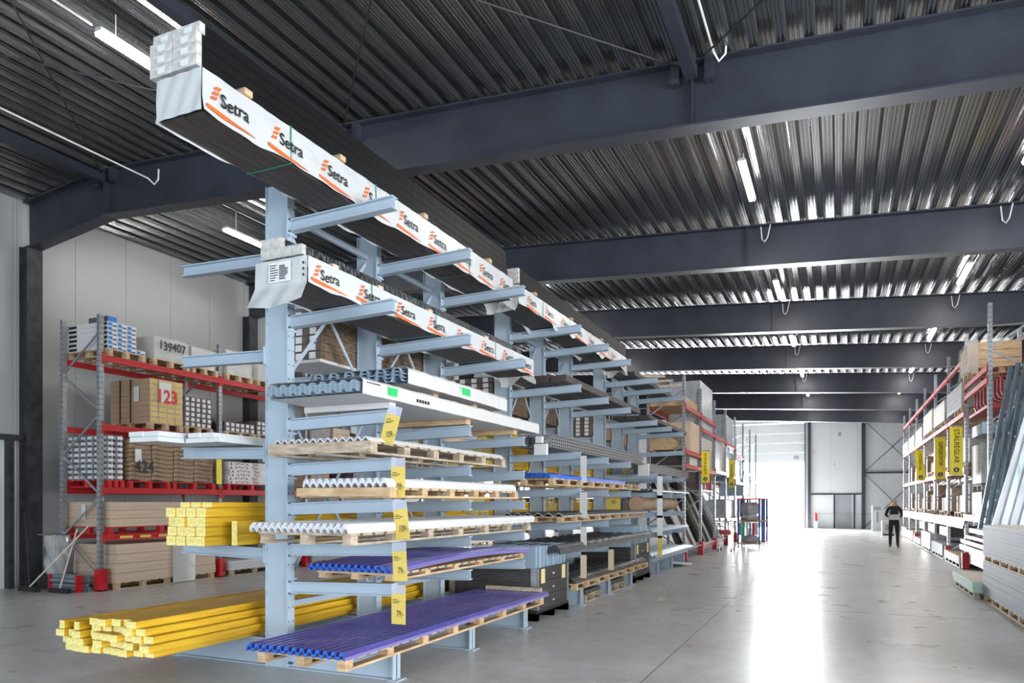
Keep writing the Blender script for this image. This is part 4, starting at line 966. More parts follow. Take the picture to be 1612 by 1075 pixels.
mb = MB(); mb.tube([(-12.0, 10.75, 0.14), (-12.0, 10.75, .72)], .19, 20); mb.build('paper_roll', 'white', None, 'upright white roll in front of the beige board stack', 'roll', origin=(-12.0, 10.75, 0)) if False else None
mb = MB(); mb.grid(lambda u, v: (-12.17 + .03 * math.sin(u * 3.14), 10.45 + .55 * u, .02 + .75 * v), 12, 1); mb.build('white_sheet', 'film2', None, 'white plastic sheet hanging on the front of the beige board stack', 'sheet', origin=(-12.17, 10.7, .4), solid=.004)
pallet(-13.3, -12.2, 12.0, 14.2, 0, .13, 'floor pallet under the white boards in the second bay', across='x', m='woodold', nb=12)
board_stack(-13.3, -12.2, 12.0, 14.2, .132, 3, .065, ['trim', 'trim'], 'white board on the floor pallet in the second bay of the left rack', 'white boards, second bay')
# --- further bays, mostly hidden
for bi in range(2, 6):
    y = LY[bi] + .12
    for li, Z in enumerate(LL[:3]):
        for p_ in range(3):
            yy = y + p_ * .88; nm_ = '%s bay, %s level, %s pallet place' % (ords[bi], ('top', 'middle', 'lower')[li], ords[p_])
            if (bi * 3 + li + p_) % 5 == 4: continue
            std_pallet(yy, Z, 'pallet in the left wall rack, ' + nm_)
            wrapped_load(-13.4, -12.26, yy + .02, yy + .78, Z + .139, Z + .139 + U(.35, .75), 'wrapped goods in the left wall rack, ' + nm_, mm=R.choice(['card', 'violetbox', 'cardlight', 'white', 'kraft', 'whitesheet']), ov='wrap' if (bi + li + p_) % 2 else None)
    pallet(-13.35, -12.2, y, y + 2.4, 0, .13, 'floor pallet in the %s bay of the left wall rack' % ords[bi], across='x', m='wood', nb=10)
    board_stack(-13.35, -12.2, y, y + 2.4, .132, 3, .13, [R.choice(['mdf', 'trim', 'gyps']), 'mdftop'], 'board pile on the floor in the %s bay of the left wall rack' % ords[bi], 'floor boards, %s bay' % ords[bi])
# ---- cleaning corner by the left wall column
def broom(x, y, tx, ty, tz, label):
    t = thing('push_broom', label, 'broom', (x, y, 0))
    m_ = MB(); m_.box(x - .25, x + .25, y - .035, y + .035, .045, .085); m_.build('head', 'black', t)
    m_ = MB(); m_.box(x - .25, x + .25, y - .045, y + .045, 0, .05); m_.build('bristles', 'rubber', t)
    m_ = MB(); m_.tube([(x, y, .08), (tx, ty, tz)], .014, 8); m_.build('handle', 'broomwood', t)
    return t
broom(-13.45, 8.42, -12.6, 8.95, 1.18, 'push broom with a pale slanting handle leaning against the first rack post')
broom(-12.72, 8.50, -12.95, 8.98, 1.12, 'push broom lying before the grey pipe bundles with its handle upright')
mb = MB(); mb.tube([(-13.75, 8.62, 0), (-14.1, 8.74, 1.45)], .022, 8); mb.build('dark_pole', 'black', None, 'dark pole leaning beside the white gate', 'pole', origin=(-13.8, 8.6, 0))
t = thing('waste_sack_holder', 'clear plastic sack in a wheeled holder with a black base by the wall column', 'waste bag', (-13.45, 8.95, 0))
mb = MB()
def sack(u, v):
    a = u * 2 * math.pi; r_ = .23 + .03 * math.sin(a * 3 + v * 8) - .05 * (1 - v) + .02 * math.sin(v * 17 + a * 5)
    c, s_ = math.cos(a), math.sin(a); k_ = max(abs(c), abs(s_)); return (-13.45 + r_ * c / k_ ** .6, 8.93 + r_ * .7 * s_ / k_ ** .6, .16 + .84 * v)
mb.grid(sack, 28, 18); mb.build('clear_sack', 'wrap', t, smooth=True)
mb = MB(); mb.grid(lambda u, v: tuple(a * .9 + b * .1 for a, b in zip(sack(u, v * .75), (-13.45, 8.93, .3))), 22, 12); mb.build('sack_contents', 'wrapgrey', t, smooth=True)
mb = MB(); mb.box(-13.72, -13.2, 8.72, 9.14, .03, .28); mb.build('base_tray', 'rubber', t)
mb = MB()
for (a, b) in ((-13.71, 9.12), (-13.21, 9.12), (-13.21, 8.74)): mb.tube([(a, b, .1), (a, b, 1.02)], .012, 6)
mb.tube([(-13.71, 9.12, 1.02), (-13.21, 9.12, 1.02), (-13.21, 8.74, 1.02), (-13.71, 8.74, 1.02), (-13.71, 9.12, 1.02)], .012, 6); mb.build('frame', 'galv', t)
for k, (z_, n3) in enumerate(((0, 'lower'), (.155, 'upper'))):
    t = thing('pipe_bundle', '%s bundle of grey pipes with red end wraps in front of the first rack post' % n3, 'pipes', (-12.9, 8.78, z_))
    m_ = MB()
    for j in range(4): m_.tube([(-13.22, 8.68 + j * .078, z_ + .04), (-12.52, 8.68 + j * .078, z_ + .04)], .038, 10)
    for j in range(3): m_.tube([(-13.22, 8.72 + j * .078, z_ + .107), (-12.52, 8.72 + j * .078, z_ + .107)], .038, 10)
    m_.build('pipe', 'pipe', t, smooth=False)
    for xx, w3 in ((-13.24, .03), (-12.50, .05)):
        m_ = MB(); m_.box(xx - .02, xx - .02 + w3, 8.635, 8.76, z_ + .003, z_ + .148); m_.build('end_wrap', 'red', t)
# ------------------------------------------------------------------ red rack behind the blue ones (left side of the aisle)
FY = [20.3, 22.95, 25.7, 28.4, 31.1, 33.9, 36.7, 39.5]
pallet_rack('tall red and galvanised rack continuing the left side of the aisle behind the blue racks', -3.88, -4.95, FY, [[4.35, 3.10, 2.70], [4.35, 3.95, 2.70, .3], [3.95, 2.75, .3], [3.9, 2.7, 1.0], [3.6, 2.5, 1.0], [3.0, 1.9, .9], [2.7, 1.8, .9]], 5.15)
def goods(x0, x1, y0, y1, z0, z1, m, label, name='carton', cat='carton', group=None, fm=None):
    m_ = MB(); m_.box(x0, x1, y0, y1, z0, z1, 0, fm); return m_.build(name, m, None, label, cat, group, origin=((x0 + x1) / 2, y0, z0))
goods(-4.9, -3.95, 20.5, 22.6, 4.36, 4.62, ['wood', 'mdftop'], 'wooden crate pack on the top beams of the red rack behind the blue ones', 'crate_pack', 'crate')
goods(-4.9, -3.92, 21.35, 22.75, 3.12, 3.98, ['cardlight', 'mdftop'], 'big pale cardboard pack in the first bay of the aisle-side red rack', 'carton_pack', 'package')
for k in range(9): goods(-4.9, -4.0, 20.42 + k * .09, 20.49 + k * .09, 3.11, 3.7 - .02 * (k % 3), 'card' if k % 2 else 'wood', 'narrow upright board beside the big cardboard pack', 'upright_board', 'board', 'upright boards in the red rack')
goods(-4.9, -3.95, 20.5, 21.3, 2.72, 2.98, 'darkboard', 'dark carton under the big cardboard pack', 'dark_carton')
goods(-4.9, -3.95, 21.5, 22.6, 2.72, 2.95, 'white', 'white carton under the big cardboard pack', 'white_carton')
goods(-4.9, -3.95, 23.1, 25.5, 3.96, 5.45, 'wrapgrey', 'tall grey shrink-wrapped block standing on the red rack, above the first yellow banner', 'wrapped_block', 'wrapped goods')
goods(-4.9, -3.95, 23.1, 25.4, 2.72, 3.7, 'endgrain', 'grey wrapped block behind the first yellow banner', 'wrapped_block', 'wrapped goods')
goods(-4.9, -3.95, 25.9, 28.2, 2.77, 3.8, 'trim', 'white wrapped block in the third bay of the aisle-side red rack', 'wrapped_block', 'wrapped goods')
goods(-4.9, -3.95, 28.6, 30.9, 3.92, 5.0, 'wrapgrey', 'grey wrapped bale high in the fourth bay of the aisle-side red rack', 'wrapped_block', 'wrapped goods')
goods(-4.9, -3.95, 28.6, 30.9, 2.72, 3.6, 'teal', 'teal film-covered load in the fourth bay of the aisle-side red rack', 'film_load', 'wrapped goods')
goods(-4.9, -3.95, 31.3, 33.6, 2.52, 3.4, 'teal', 'teal film-covered load in the fifth bay of the aisle-side red rack', 'film_load', 'wrapped goods')
goods(-4.9, -3.95, 34.1, 36.4, 1.92, 2.7, 'greysheet', 'pale blue load in the sixth bay of the aisle-side red rack', 'film_load', 'wrapped goods')
goods(-4.9, -3.95, 28.6, 30.9, 1.02, 1.7, 'wrapgrey', 'grey bagged goods at shelf height in the fourth bay of the aisle-side red rack', 'bagged_goods', 'wrapped goods')
goods(-4.9, -3.95, 31.3, 33.6, 1.02, 1.75, 'violetbox', 'dark printed cartons in the fifth bay of the aisle-side red rack', 'carton_pack', 'package')
goods(-4.9, -3.95, 34.1, 36.4, .92, 1.5, 'wrapgrey', 'grey bagged goods in the sixth bay of the aisle-side red rack', 'bagged_goods', 'wrapped goods')
# red cartons rows
for k in range(8): goods(-4.9, -3.96, 23.1 + k * .3, 23.1 + k * .3 + .2, 2.02, 2.58, 'red' if k % 2 else 'violetbox', 'narrow red or dark upright pack below the first yellow banner', 'upright_pack', 'package', 'upright packs in the red rack')
pallet_ = goods(-4.9, -3.9, 23.05, 25.6, 1.98, 2.015, 'galv', 'thin steel shelf under the upright packs', 'steel_shelf', 'shelf')
# leaning planks in the lower bays
for k in range(9):
    mb = MB(); y = 20.6 + k * .84; mb.bar((-4.15, y + .35, .32), (-4.85, y - .1, 2.2), .5, .03, up=(1, 0, 0)); mb.build('leaning_board', 'black' if k % 2 else 'beam', None, 'dark panel leaning behind the pale boards in the aisle-side red rack', 'panel', 'dark leaning panels', origin=(-4.4, y, .32))
k = 0
for (y, m__, n3) in ((20.7, 'trim', 'white'), (21.0, 'cardlight', 'cream'), (21.35, 'darkboard', 'dark'), (21.9, 'trim', 'white'), (23.3, 'black', 'black'), (23.7, 'woodold', 'weathered'), (24.2, 'black', 'black'), (24.7, 'trim', 'white'), (26.0, 'darkboard', 'dark'), (26.5, 'woodold', 'weathered'), (27.1, 'greysheet', 'grey')):
    k += 1
    mb = MB(); mb.bar((-3.98, y + .5, .32), (-4.75, y - .25, 2.3), .34 if k % 2 else .2, .04, up=(1, 0, 0)); mb.build('leaning_board', m__, None, '%s board leaning in the aisle-side red rack, %s in the row from the blue racks' % (n3, ['nearest', 'second', 'third', 'fourth', 'fifth', 'sixth', 'seventh', 'eighth', 'ninth', 'tenth', 'last'][k - 1]), 'board', origin=(-4.3, y, .32))
goods(-4.85, -3.85, 20.45, 28.3, .30, .318, 'trim', 'pale low shelf at the foot of the leaning boards', 'low_shelf', 'shelf')
# yellow hanging banners
def banner(x0, x1, y, z0, z1, txt, label, wob=0., sz=.15, dot=True):
    t = thing('hanging_banner', label, 'banner', ((x0 + x1) / 2, y, z1)); c = (x0 + x1) / 2
    m_ = MB(); m_.grid(lambda u, v: (x0 + (x1 - x0) * u + wob * (1 - v) * .6, y + .012 * math.sin(u * 4 + v * 5) * (1 + wob * 8), z0 + (z1 - z0) * v), 6, 14); m_.build('cloth', 'banner', t, smooth=True)
    m_ = MB(); m_.tube([(x0 - .02, y, z1), (x1 + .02, y, z1)], .012, 6); m_.tube([(x0 + wob * .6, y, z0), (x1 + wob * .6, y, z0)], .01, 6); m_.build('rod', 'galv', t)
    text(txt, sz, 'down', (c + wob * .3, y - .032, z0 + (z1 - z0) * .60), 'ink', t, sx=.92, bold=.004)
    if dot:
        m_ = MB(); cz = z0 + (z1 - z0) * .12; cc = c + wob * .5; m_.disc((cc, y - .034, cz), (0, -1, 0), .06, 18, 0)
        m_.box(cc - .01, cc + .01, y - .04, y - .037, cz - .02, cz + .035, 1); m_.add([(cc - .03, y - .04, cz - .01), (cc, y - .04, cz - .04), (cc + .03, y - .04, cz - .01)], [(0, 1, 2)], 1); m_.build('arrow_sign', ['ink', 'white'], t)
    return t
banner(2.46, 2.73, 20.38, 2.27, 3.46, 'STÅLREGLAR', 'nearest yellow banner on the right rack, reading STÅLREGLAR', sz=.155)
banner(2.48, 2.74, 23.5, 2.27, 3.47, 'GIPSSKIVOR', 'middle yellow banner on the right rack, reading GIPSSKIVOR', sz=.14)
banner(2.22, 2.46, 26.5, 2.32, 3.3, 'YTTERTAK', 'farthest yellow banner on the right rack, curling at the bottom', wob=.12, sz=.12)
banner(-3.84, -3.6, 22.7, 2.23, 3.2, 'BÄNKAR & BOC', 'yellow banner on the left side of the aisle nearest the blue racks', sz=.10)
banner(-3.76, -3.56, 28.2, 2.18, 3.25, 'TRÄLISTER', 'yellow banner farther down the left side of the aisle', sz=.12)
# blue-post carts and the shopping trolley
def cart(x0, x1, y0, y1, label):
    t = thing('stock_cart', label, 'cart', ((x0 + x1) / 2, (y0 + y1) / 2, 0))
    for xx in (x0 + .04, x1 - .04):
        for yy in (y0 + .04, y1 - .04):
            m_ = MB(); m_.box(xx - .035, xx + .035, yy - .035, yy + .035, .1, 1.78); pp = m_.build('post', 'bluepost', t)
            m_ = MB(); m_.tube([(xx - .02, yy, .05), (xx + .02, yy, .05)], .05, 12); m_.build('castor', 'rubber', pp)
    for z in (.12, .92, 1.72):
        m_ = MB(); m_.box(x0, x1, y0, y1, z, z + .045); m_.build('shelf', 'red' if z > 1 else 'wood', t)
    return t
cart(-3.32, -2.52, 27.0, 28.1, 'blue-post stock cart on castors standing out into the aisle')
cart(-3.3, -2.5, 28.6, 29.8, 'second blue-post cart right behind the first one')
rr = random.Random(3)
for k in range(3):
    m_ = MB(); q = []
    m_.grid(lambda u, v: (-3.26 + .68 * u, 27.05 + .02 * math.sin(u * 20), .18 + v * .3), 3, 2) if False else None
    m_.grid(lambda u, v: (-2.92 + .32 * math.cos(u * 2 * math.pi) * (1 - .25 * abs(v * 2 - 1) ** 3), 27.5 + .4 * math.sin(u * 2 * math.pi) * (1 - .2 * abs(v * 2 - 1) ** 3) + .015 * math.sin(u * 40), (.17, 0.97, 1.18)[k] + (.25, .2, .45)[k] * v), 22, 6)
    m_.build('bagged_goods', 'wrapgrey', None, 'crumpled grey bag on the %s of the nearest blue-post cart' % ('bottom shelf', 'middle shelf', 'middle shelf, upper one')[k], 'bag', origin=(-2.92, 27.5, (.17, .97, 1.18)[k]), smooth=True)
for k in range(6):
    goods(-3.25 + k * .11, -3.16 + k * .11, 27.02, 27.14, .45, .9, ['teal', 'green', 'trim', 'teal', 'red', 'greysheet'][k], 'upright tube in the row under the middle shelf of the cart, %s from the left' % ords[k], 'packed_tube', 'tube')
t = thing('shopping_trolley', 'shopping trolley parked beside the aisle-side red rack', 'trolley', (-3.35, 24.7, 0))
mb = MB()
X0, X1, Y0, Y1 = -3.66, -3.12, 24.3, 25.2
for z, e in ((.95, 0), (.75, .03), (.55, .06)):
    p = [(X0 + e, Y0 + e, z), (X1 - e, Y0 + e, z), (X1 - e, Y1 - e, z), (X0 + e, Y1 - e, z), (X0 + e, Y0 + e, z)]; mb.tube(p, .009, 5)
for k in range(8):
    a = k / 7; mb.tube([(X0 + (X1 - X0) * a, Y0, .95), (X0 + .06 + (X1 - X0 - .12) * a, Y0 + .06, .55), (X0 + .06 + (X1 - X0 - .12) * a, Y1 - .06, .55), (X0 + (X1 - X0) * a, Y1, .95)], .005, 4)
mb.build('basket', 'galv', t)
mb = MB()
for xx in (X0 + .06, X1 - .06): mb.tube([(xx, Y0 + .05, .55), (xx, Y0 + .1, .12), (xx, Y1 - .1, .12)], .012, 6)
mb.tube([(X0, Y0 - .08, 1.02), (X1, Y0 - .08, 1.02)], .018, 8); mb.build('frame', 'galv', t)
for xx in (X0 + .06, X1 - .06):
    for yy in (Y0 + .1, Y1 - .1): m_ = MB(); m_.tube([(xx - .015, yy, .06), (xx + .015, yy, .06)], .06, 12); m_.build('castor', 'rubber', t)
mb = MB(); mb.box(X0 + .1, X1 - .1, Y0 + .1, Y0 + .4, .57, .72); mb.build('handle_box', 'red', t)
# ------------------------------------------------------------------ right side of the aisle
RY = [17.6, 20.6, 23.7, 26.75, 29.8, 32.8, 35.8, 38.8]
pallet_rack('tall red and galvanised pallet rack along the right side of the aisle', 2.80, 3.95, RY, [[4.45, 4.2, 1.3], [5.15, 3.84, 2.47, 1.24], [5.15, 3.84, 2.47, 1.24], [5.15, 3.84, 2.47, 1.24], [5.15, 3.84, 2.47, 1.24], [5.15, 3.84, 2.47, 1.24], [5.15, 3.84, 2.47, 1.24]], 5.72)
for k, zz in enumerate((4.62, 4.38, 4.08)): goods(3.96, 6.4, 17.56, 17.64, zz - .09, zz, 'red', 'red beam running right from the end frame of the right rack, %s of three' % ('topmost', 'middle', 'lowest')[k], 'cross_beam', 'beam')
mb = MB(); mb.tube([(2.85, 17.6, 5.25), (5.6, 17.6, 5.25)], .02, 6); mb.build('top_rail', 'galv', None, 'thin galvanised rail running right from the first post of the right rack', 'rail', origin=(3, 17.6, 5.25))
# white front panels on the 1.24 m beams
for k in range(1, 7):
    goods(2.768, 2.784, RY[k] + .1, RY[k + 1] - .1, .98 + .0, 1.115, 'trim', 'white shelf-edge strip on the right rack, %s bay from the plasterboard' % ords[k - 1], 'shelf_edge', 'shelf edge')
goods(2.75, 3.9, 17.75, 20.45, 1.31, 1.335, 'trim', 'white shelf board behind the stacked plasterboard', 'shelf_board', 'shelf')
# top bale of sawn timber
pallet(2.7, 3.85, 18.9, 20.2, 4.47, .13, 'pallet under the yellow-brown timber crate at the top right', m='wood', across='y')
t = thing('timber_crate', 'yellow-brown wooden crate with film at its left side, high on the right rack', 'crate', (3.25, 19.5, 4.6))
mb = MB()
for k in range(3): mb.box(2.66, 3.62, 18.86, 20.2, 4.604 + k * .19, 4.604 + k * .19 + .18)
mb.build('boards', 'wood', t)
mb = MB(); mb.grid(lambda u, v: (2.63 + .02 * math.sin(u * 17 + v * 9), 18.8 + 1.42 * u, 4.5 + .72 * v), 16, 12); mb.grid(lambda u, v: (2.62 + .2 * u, 18.82 + .01 * math.sin(v * 20), 4.5 + .72 * v), 4, 12); mb.build('film', 'wrap', t, smooth=True)
mb = MB(); mb.box(2.9, 3.4, 18.9, 19.8, 5.175, 5.23); mb.build('lid_paper', 'white', t)
# stacked red U shaped holders
m_ = MB()
for a, b in (((0, .05), (.0, .42)), ((.0, .0), (.36, .0))):
    pass
pts = [(0, 0, .45), (0, 0, .12), (.03, 0, .04), (.10, 0, 0), (.5, 0, 0)]
m_.tube(pts, .02, 6); f = m_.build('red_bracket', 'red', None, 'red bent bracket hanging in the nested row under the top beams of the right rack', 'bracket', 'nested red brackets')
for k in range(9):
    o = f if k == 0 else f.copy()
    if k: COL.objects.link(o)
    o.location = (2.92 + .045 * k, 19.9 - .12 * k, 3.70 + .035 * k)
m_ = MB(); pts2 = [(x + .022, y, z + .01) for x, y, z in pts]; m_.tube(pts2, .016, 6); f = m_.build('pale_bracket', 'trim', None, 'pale bent bracket nested between the red ones under the top beams of the right rack', 'bracket', 'nested pale brackets')
for k in range(8):
    o = f if k == 0 else f.copy()
    if k: COL.objects.link(o)
    o.location = (2.92 + .045 * k, 19.84 - .12 * k, 3.71 + .035 * k)
goods(2.85, 3.9, 18.0, 20.3, 3.62, 3.68, 'red', 'red shelf plate under the nested brackets on the right rack', 'shelf_plate', 'shelf')
goods(2.9, 3.9, 18.9, 20.3, 3.15, 3.4, 'greysheet', 'grey steel load below the nested red brackets', 'steel_load', 'steel goods')
goods(2.9, 3.9, 19.0, 20.3, 2.05, 2.95, 'endgrain', 'grey wrapped block behind the leaning steel studs', 'wrapped_block', 'wrapped goods')
pallet(2.9, 3.9, 19.0, 20.2, 1.9, .12, 'pallet under the grey wrapped block behind the leaning studs', m='woodold', across='y')
goods(2.9, 3.9, 19.0, 20.2, 1.34, 1.85, 'studdark', 'blue-grey load on the white shelf behind the leaning studs', 'film_load', 'wrapped goods')
# goods in the right rack bays
lv = {1.24: 'lower', 2.47: 'middle', 3.84: 'upper'}
for k in range(1, 7):
    for Z in (1.25, 2.48, 3.85):
        key = min(lv, key=lambda q: abs(q - Z)); lb = '%s shelf of the right rack, %s full bay' % (lv[key], ords[k - 1])
        h = {1.25: U(.45, .8), 2.48: U(.5, .85), 3.85: U(.45, .7)}[Z]
        mm = {1.25: ['gypstop', 'cardlight', 'card', 'card', 'endgrain', 'card'], 2.48: ['endgrain', 'cardlight', 'card', 'card', 'trim', 'card'], 3.85: ['wrapgrey', 'endgrain', 'cardlight', 'wrapgrey', 'card', 'endgrain']}[Z][k - 1]
        pallet(2.74, 3.9, RY[k] + .15, RY[k] + 1.3, Z, .13, 'pallet on the ' + lb + ', nearer half', m='wood', across='y') if Z < 2 or k < 4 else None
        z0 = Z + .132 if (Z < 2 or k < 4) else Z + .002
        if Z > 3: wrapped_load(2.74, 3.9, RY[k] + .15, RY[k + 1] - .2, z0, z0 + h, 'film-wrapped load on the ' + lb, mm=mm, ov='wrap')
        else:
            goods(2.92, 3.9, RY[k] + .17, RY[k] + 1.28, z0, z0 + h, mm, 'pack on the ' + lb + ', nearer half', 'stock_pack', 'package')
            goods(3.0, 3.9, RY[k] + 1.6, RY[k + 1] - .2, Z + .002, Z + h * .8, ['card', 'darkboard', 'card', 'cardlight', 'violetbox', 'card'][k - 1], 'pack on the ' + lb + ', farther half', 'stock_pack', 'package')
    # floor places
    pallet(2.72, 3.9, RY[k] + .2, RY[k + 1] - .2, 0, .11, 'dark floor pallet in the %s bay of the right rack' % ords[k - 1], m='darkboard', nb=10)
    goods(2.70, 3.9, RY[k] + .18, RY[k + 1] - .18, .112, [.3, .42, .62, .3, .45, .5][k - 1], [['gypstop', 'cardlight'], ['gyps', 'endgrain'], ['trim', 'trim'], ['card', 'card'], ['endgrain', 'trim'], ['card', 'card']][k - 1], 'low board pile on the floor in the %s bay of the right rack' % ords[k - 1], 'board_pile', 'board', fm={'+z': 1})
    goods(2.9, 3.9, RY[k] + .25, RY[k + 1] - .25, .63, .9, ['darkboard', 'darkboard', 'black', 'card', 'card', 'card'][k - 1], 'dark goods lying under the lower shelf in the %s bay of the right rack' % ords[k - 1], 'dark_goods', 'goods') if k in (2, 3, 4) else None
# first bay: white and red shelves beside the plasterboard
goods(2.78, 3.9, 17.2, 20.3, .78, .84, 'film2', 'white foil load on the low shelf beside the plasterboard', 'foil_load', 'wrapped goods')
goods(2.70, 2.745, 17.0, 20.5, .66, .74, 'red', 'low red beam beside the plasterboard', 'red_beam', 'beam')
goods(2.68, 2.70, 17.0, 20.5, .50, .62, 'trim', 'white shelf-edge strip below the low red beam', 'shelf_edge', 'shelf edge')
goods(2.85, 3.8, 17.2, 20.3, .18, .42, 'wrapgrey', 'grey bagged goods on the floor behind the mint boards', 'bagged_goods', 'wrapped goods')
for yy in (17.1, 20.3): goods(2.72, 3.9, yy, yy + .08, .0, .5, 'galv', 'low galvanised support frame under the white shelf, %s one' % ('nearer' if yy < 18 else 'farther'), 'support_frame', 'frame') if yy < 18 else None
# mint boards and the plasterboard stacks
pallet(2.08, 3.3, 14.35, 16.6, 0, .10, 'pallet under the mint-green boards', m='woodold', nb=12)
board_stack(2.06, 3.3, 14.32, 16.62, .102, 3, .06, ['mint', 'gypstop'], 'mint-edged plasterboard in the low pile beside the tall grey stack', 'mint-edged boards')
for (y0, y1, w_) in ((11.0, 14.22, 'far'), (7.6, 10.85, 'near')):
    pallet(2.2, 3.4, y0, y1, 0, .11, 'bottom pallet of the %s grey plasterboard stack' % w_, m='wood', nb=12)
    board_stack(2.19, 3.4, y0, y1, .112, 10, .054, ['gyps', 'gypstop'], 'grey-edged plasterboard pile in the lower half of the %s stack' % w_, 'lower plasterboard, %s stack' % w_, name='plasterboard_pack')
    pallet(2.2, 3.4, y0, y1, .652, .10, 'middle pallet between the two halves of the %s plasterboard stack' % w_, m='wood', nb=12)
    board_stack(2.19, 3.4, y0, y1, .754, 9, .0555, ['gyps', 'gypstop'], 'grey-edged plasterboard pile in the upper half of the %s stack' % w_, 'upper plasterboard, %s stack' % w_, name='plasterboard_pack')
# leaning steel studs
goods(2.9, 4.6, 14.6, 17.3, .0, 1.2, 'darkboard', 'dark base rack carrying the leaning steel studs', 'stud_stand', 'stand') if False else None
t = thing('stud_stand', 'steel stand holding the leaning studs behind the plasterboard', 'stand', (3.6, 15.8, 0))
mb = MB(); mb.box(2.42, 4.9, 14.7, 17.2, 1.02, 1.1); mb.build('tray', 'galv', t)
mb = MB()
for xx in (3.45, 4.8):
    for yy in (14.8, 17.1): mb.box(xx - .04, xx + .04, yy - .04, yy + .04, 0, 1.02)
mb.build('leg', 'galv', t)
mb = MB(); mb.bar((2.9, 14.75, 2.1), (4.9, 14.75, 2.9), .03, .05); mb.bar((2.85, 14.74, 2.0), (4.9, 14.74, 1.6), .03, .05); mb.build('brace', 'galv', t)
k = 0
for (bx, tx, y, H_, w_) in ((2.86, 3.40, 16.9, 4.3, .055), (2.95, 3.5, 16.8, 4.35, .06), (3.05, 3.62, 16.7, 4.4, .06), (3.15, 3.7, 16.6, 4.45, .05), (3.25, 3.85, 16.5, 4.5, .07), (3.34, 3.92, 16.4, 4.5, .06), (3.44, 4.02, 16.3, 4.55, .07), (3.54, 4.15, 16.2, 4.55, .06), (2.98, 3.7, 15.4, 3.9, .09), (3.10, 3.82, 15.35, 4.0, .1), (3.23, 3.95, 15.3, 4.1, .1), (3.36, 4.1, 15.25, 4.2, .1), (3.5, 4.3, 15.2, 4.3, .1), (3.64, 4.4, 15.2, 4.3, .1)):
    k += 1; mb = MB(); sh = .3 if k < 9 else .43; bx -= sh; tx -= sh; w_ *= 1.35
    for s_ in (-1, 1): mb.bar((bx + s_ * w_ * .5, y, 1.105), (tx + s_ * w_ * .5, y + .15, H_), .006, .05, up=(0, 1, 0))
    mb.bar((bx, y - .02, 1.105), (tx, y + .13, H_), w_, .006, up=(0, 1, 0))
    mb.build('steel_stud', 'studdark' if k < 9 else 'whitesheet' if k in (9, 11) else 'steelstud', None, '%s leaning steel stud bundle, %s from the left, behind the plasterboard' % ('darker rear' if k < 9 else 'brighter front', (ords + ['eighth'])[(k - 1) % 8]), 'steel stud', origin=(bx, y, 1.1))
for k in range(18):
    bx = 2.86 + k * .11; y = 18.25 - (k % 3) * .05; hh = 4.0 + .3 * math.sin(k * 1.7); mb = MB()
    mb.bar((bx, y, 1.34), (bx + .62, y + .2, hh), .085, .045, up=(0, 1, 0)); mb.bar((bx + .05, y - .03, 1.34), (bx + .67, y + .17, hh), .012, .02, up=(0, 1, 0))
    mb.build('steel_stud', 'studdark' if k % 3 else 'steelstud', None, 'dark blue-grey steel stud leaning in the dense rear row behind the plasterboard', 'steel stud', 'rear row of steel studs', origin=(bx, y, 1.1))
mb = MB(); mb.box(3.6, 3.75, 14.96, 14.98, 2.95, 3.3); mb.build('red_tag', 'red', None, 'red tag on the leaning steel studs', 'tag', origin=(3.6, 14.97, 3))
# equipment near the far wall
t = thing('white_machine', 'white cabinet with a dark panel near the far wall beside the man', 'machine', (2.05, 46.5, 0))
mb = MB(); mb.box(1.75, 2.35, 46.2, 46.9, 0, 1.45); mb.build('body', 'trim', t); mb = MB(); mb.box(1.83, 2.2, 46.18, 46.2, 1.2, 1.38); mb.box(1.98, 2.08, 46.18, 46.2, .5, 1.1); mb.build('panel', 'greydoor', t)
t = thing('white_box', 'small white appliance with a grey grille standing before the white cabinet', 'machine', (2.0, 40, 0))
mb = MB(); mb.box(1.95, 2.55, 40, 40.5, .08, .72); mb.build('body', 'trim', t); mb = MB(); mb.box(2.1, 2.4, 39.98, 40, .25, .55); mb.build('grille', 'greydoor', t)
mb = MB(); mb.box(1.98, 2.5, 40.05, 40.45, 0, .08); mb.build('feet', 'rubber', t)
t = thing('fire_extinguisher', 'red fire extinguisher on a white stand by the far gate', 'extinguisher', (-1.3, 49.2, 0))
mb = MB(); mb.tube([(-1.3, 49.3, .45), (-1.3, 49.3, .95)], .09, 14); mb.tube([(-1.3, 49.3, .95), (-1.3, 49.3, 1.02)], .03, 8); mb.build('cylinder', 'red', t)
mb = MB(); mb.box(-1.42, -1.18, 49.2, 49.4, 0, .45); mb.build('stand', 'trim', t)
goods(-.02, .16, 49.56, 49.6, 5.76, 6.02, 'greydoor', 'small grey vent grille high on the far wall', 'wall_vent', 'vent')
goods(-1.5, -1.32, 49.56, 49.6, 4.75, 4.9, 'endgrain', 'small pale box high on the far wall beside the gate post', 'wall_box', 'box')
goods(-.28, -.2, 49.5, 49.6, 3.95, 4.1, 'galv', 'small camera housing on the far wall above the grey door', 'wall_camera', 'camera')
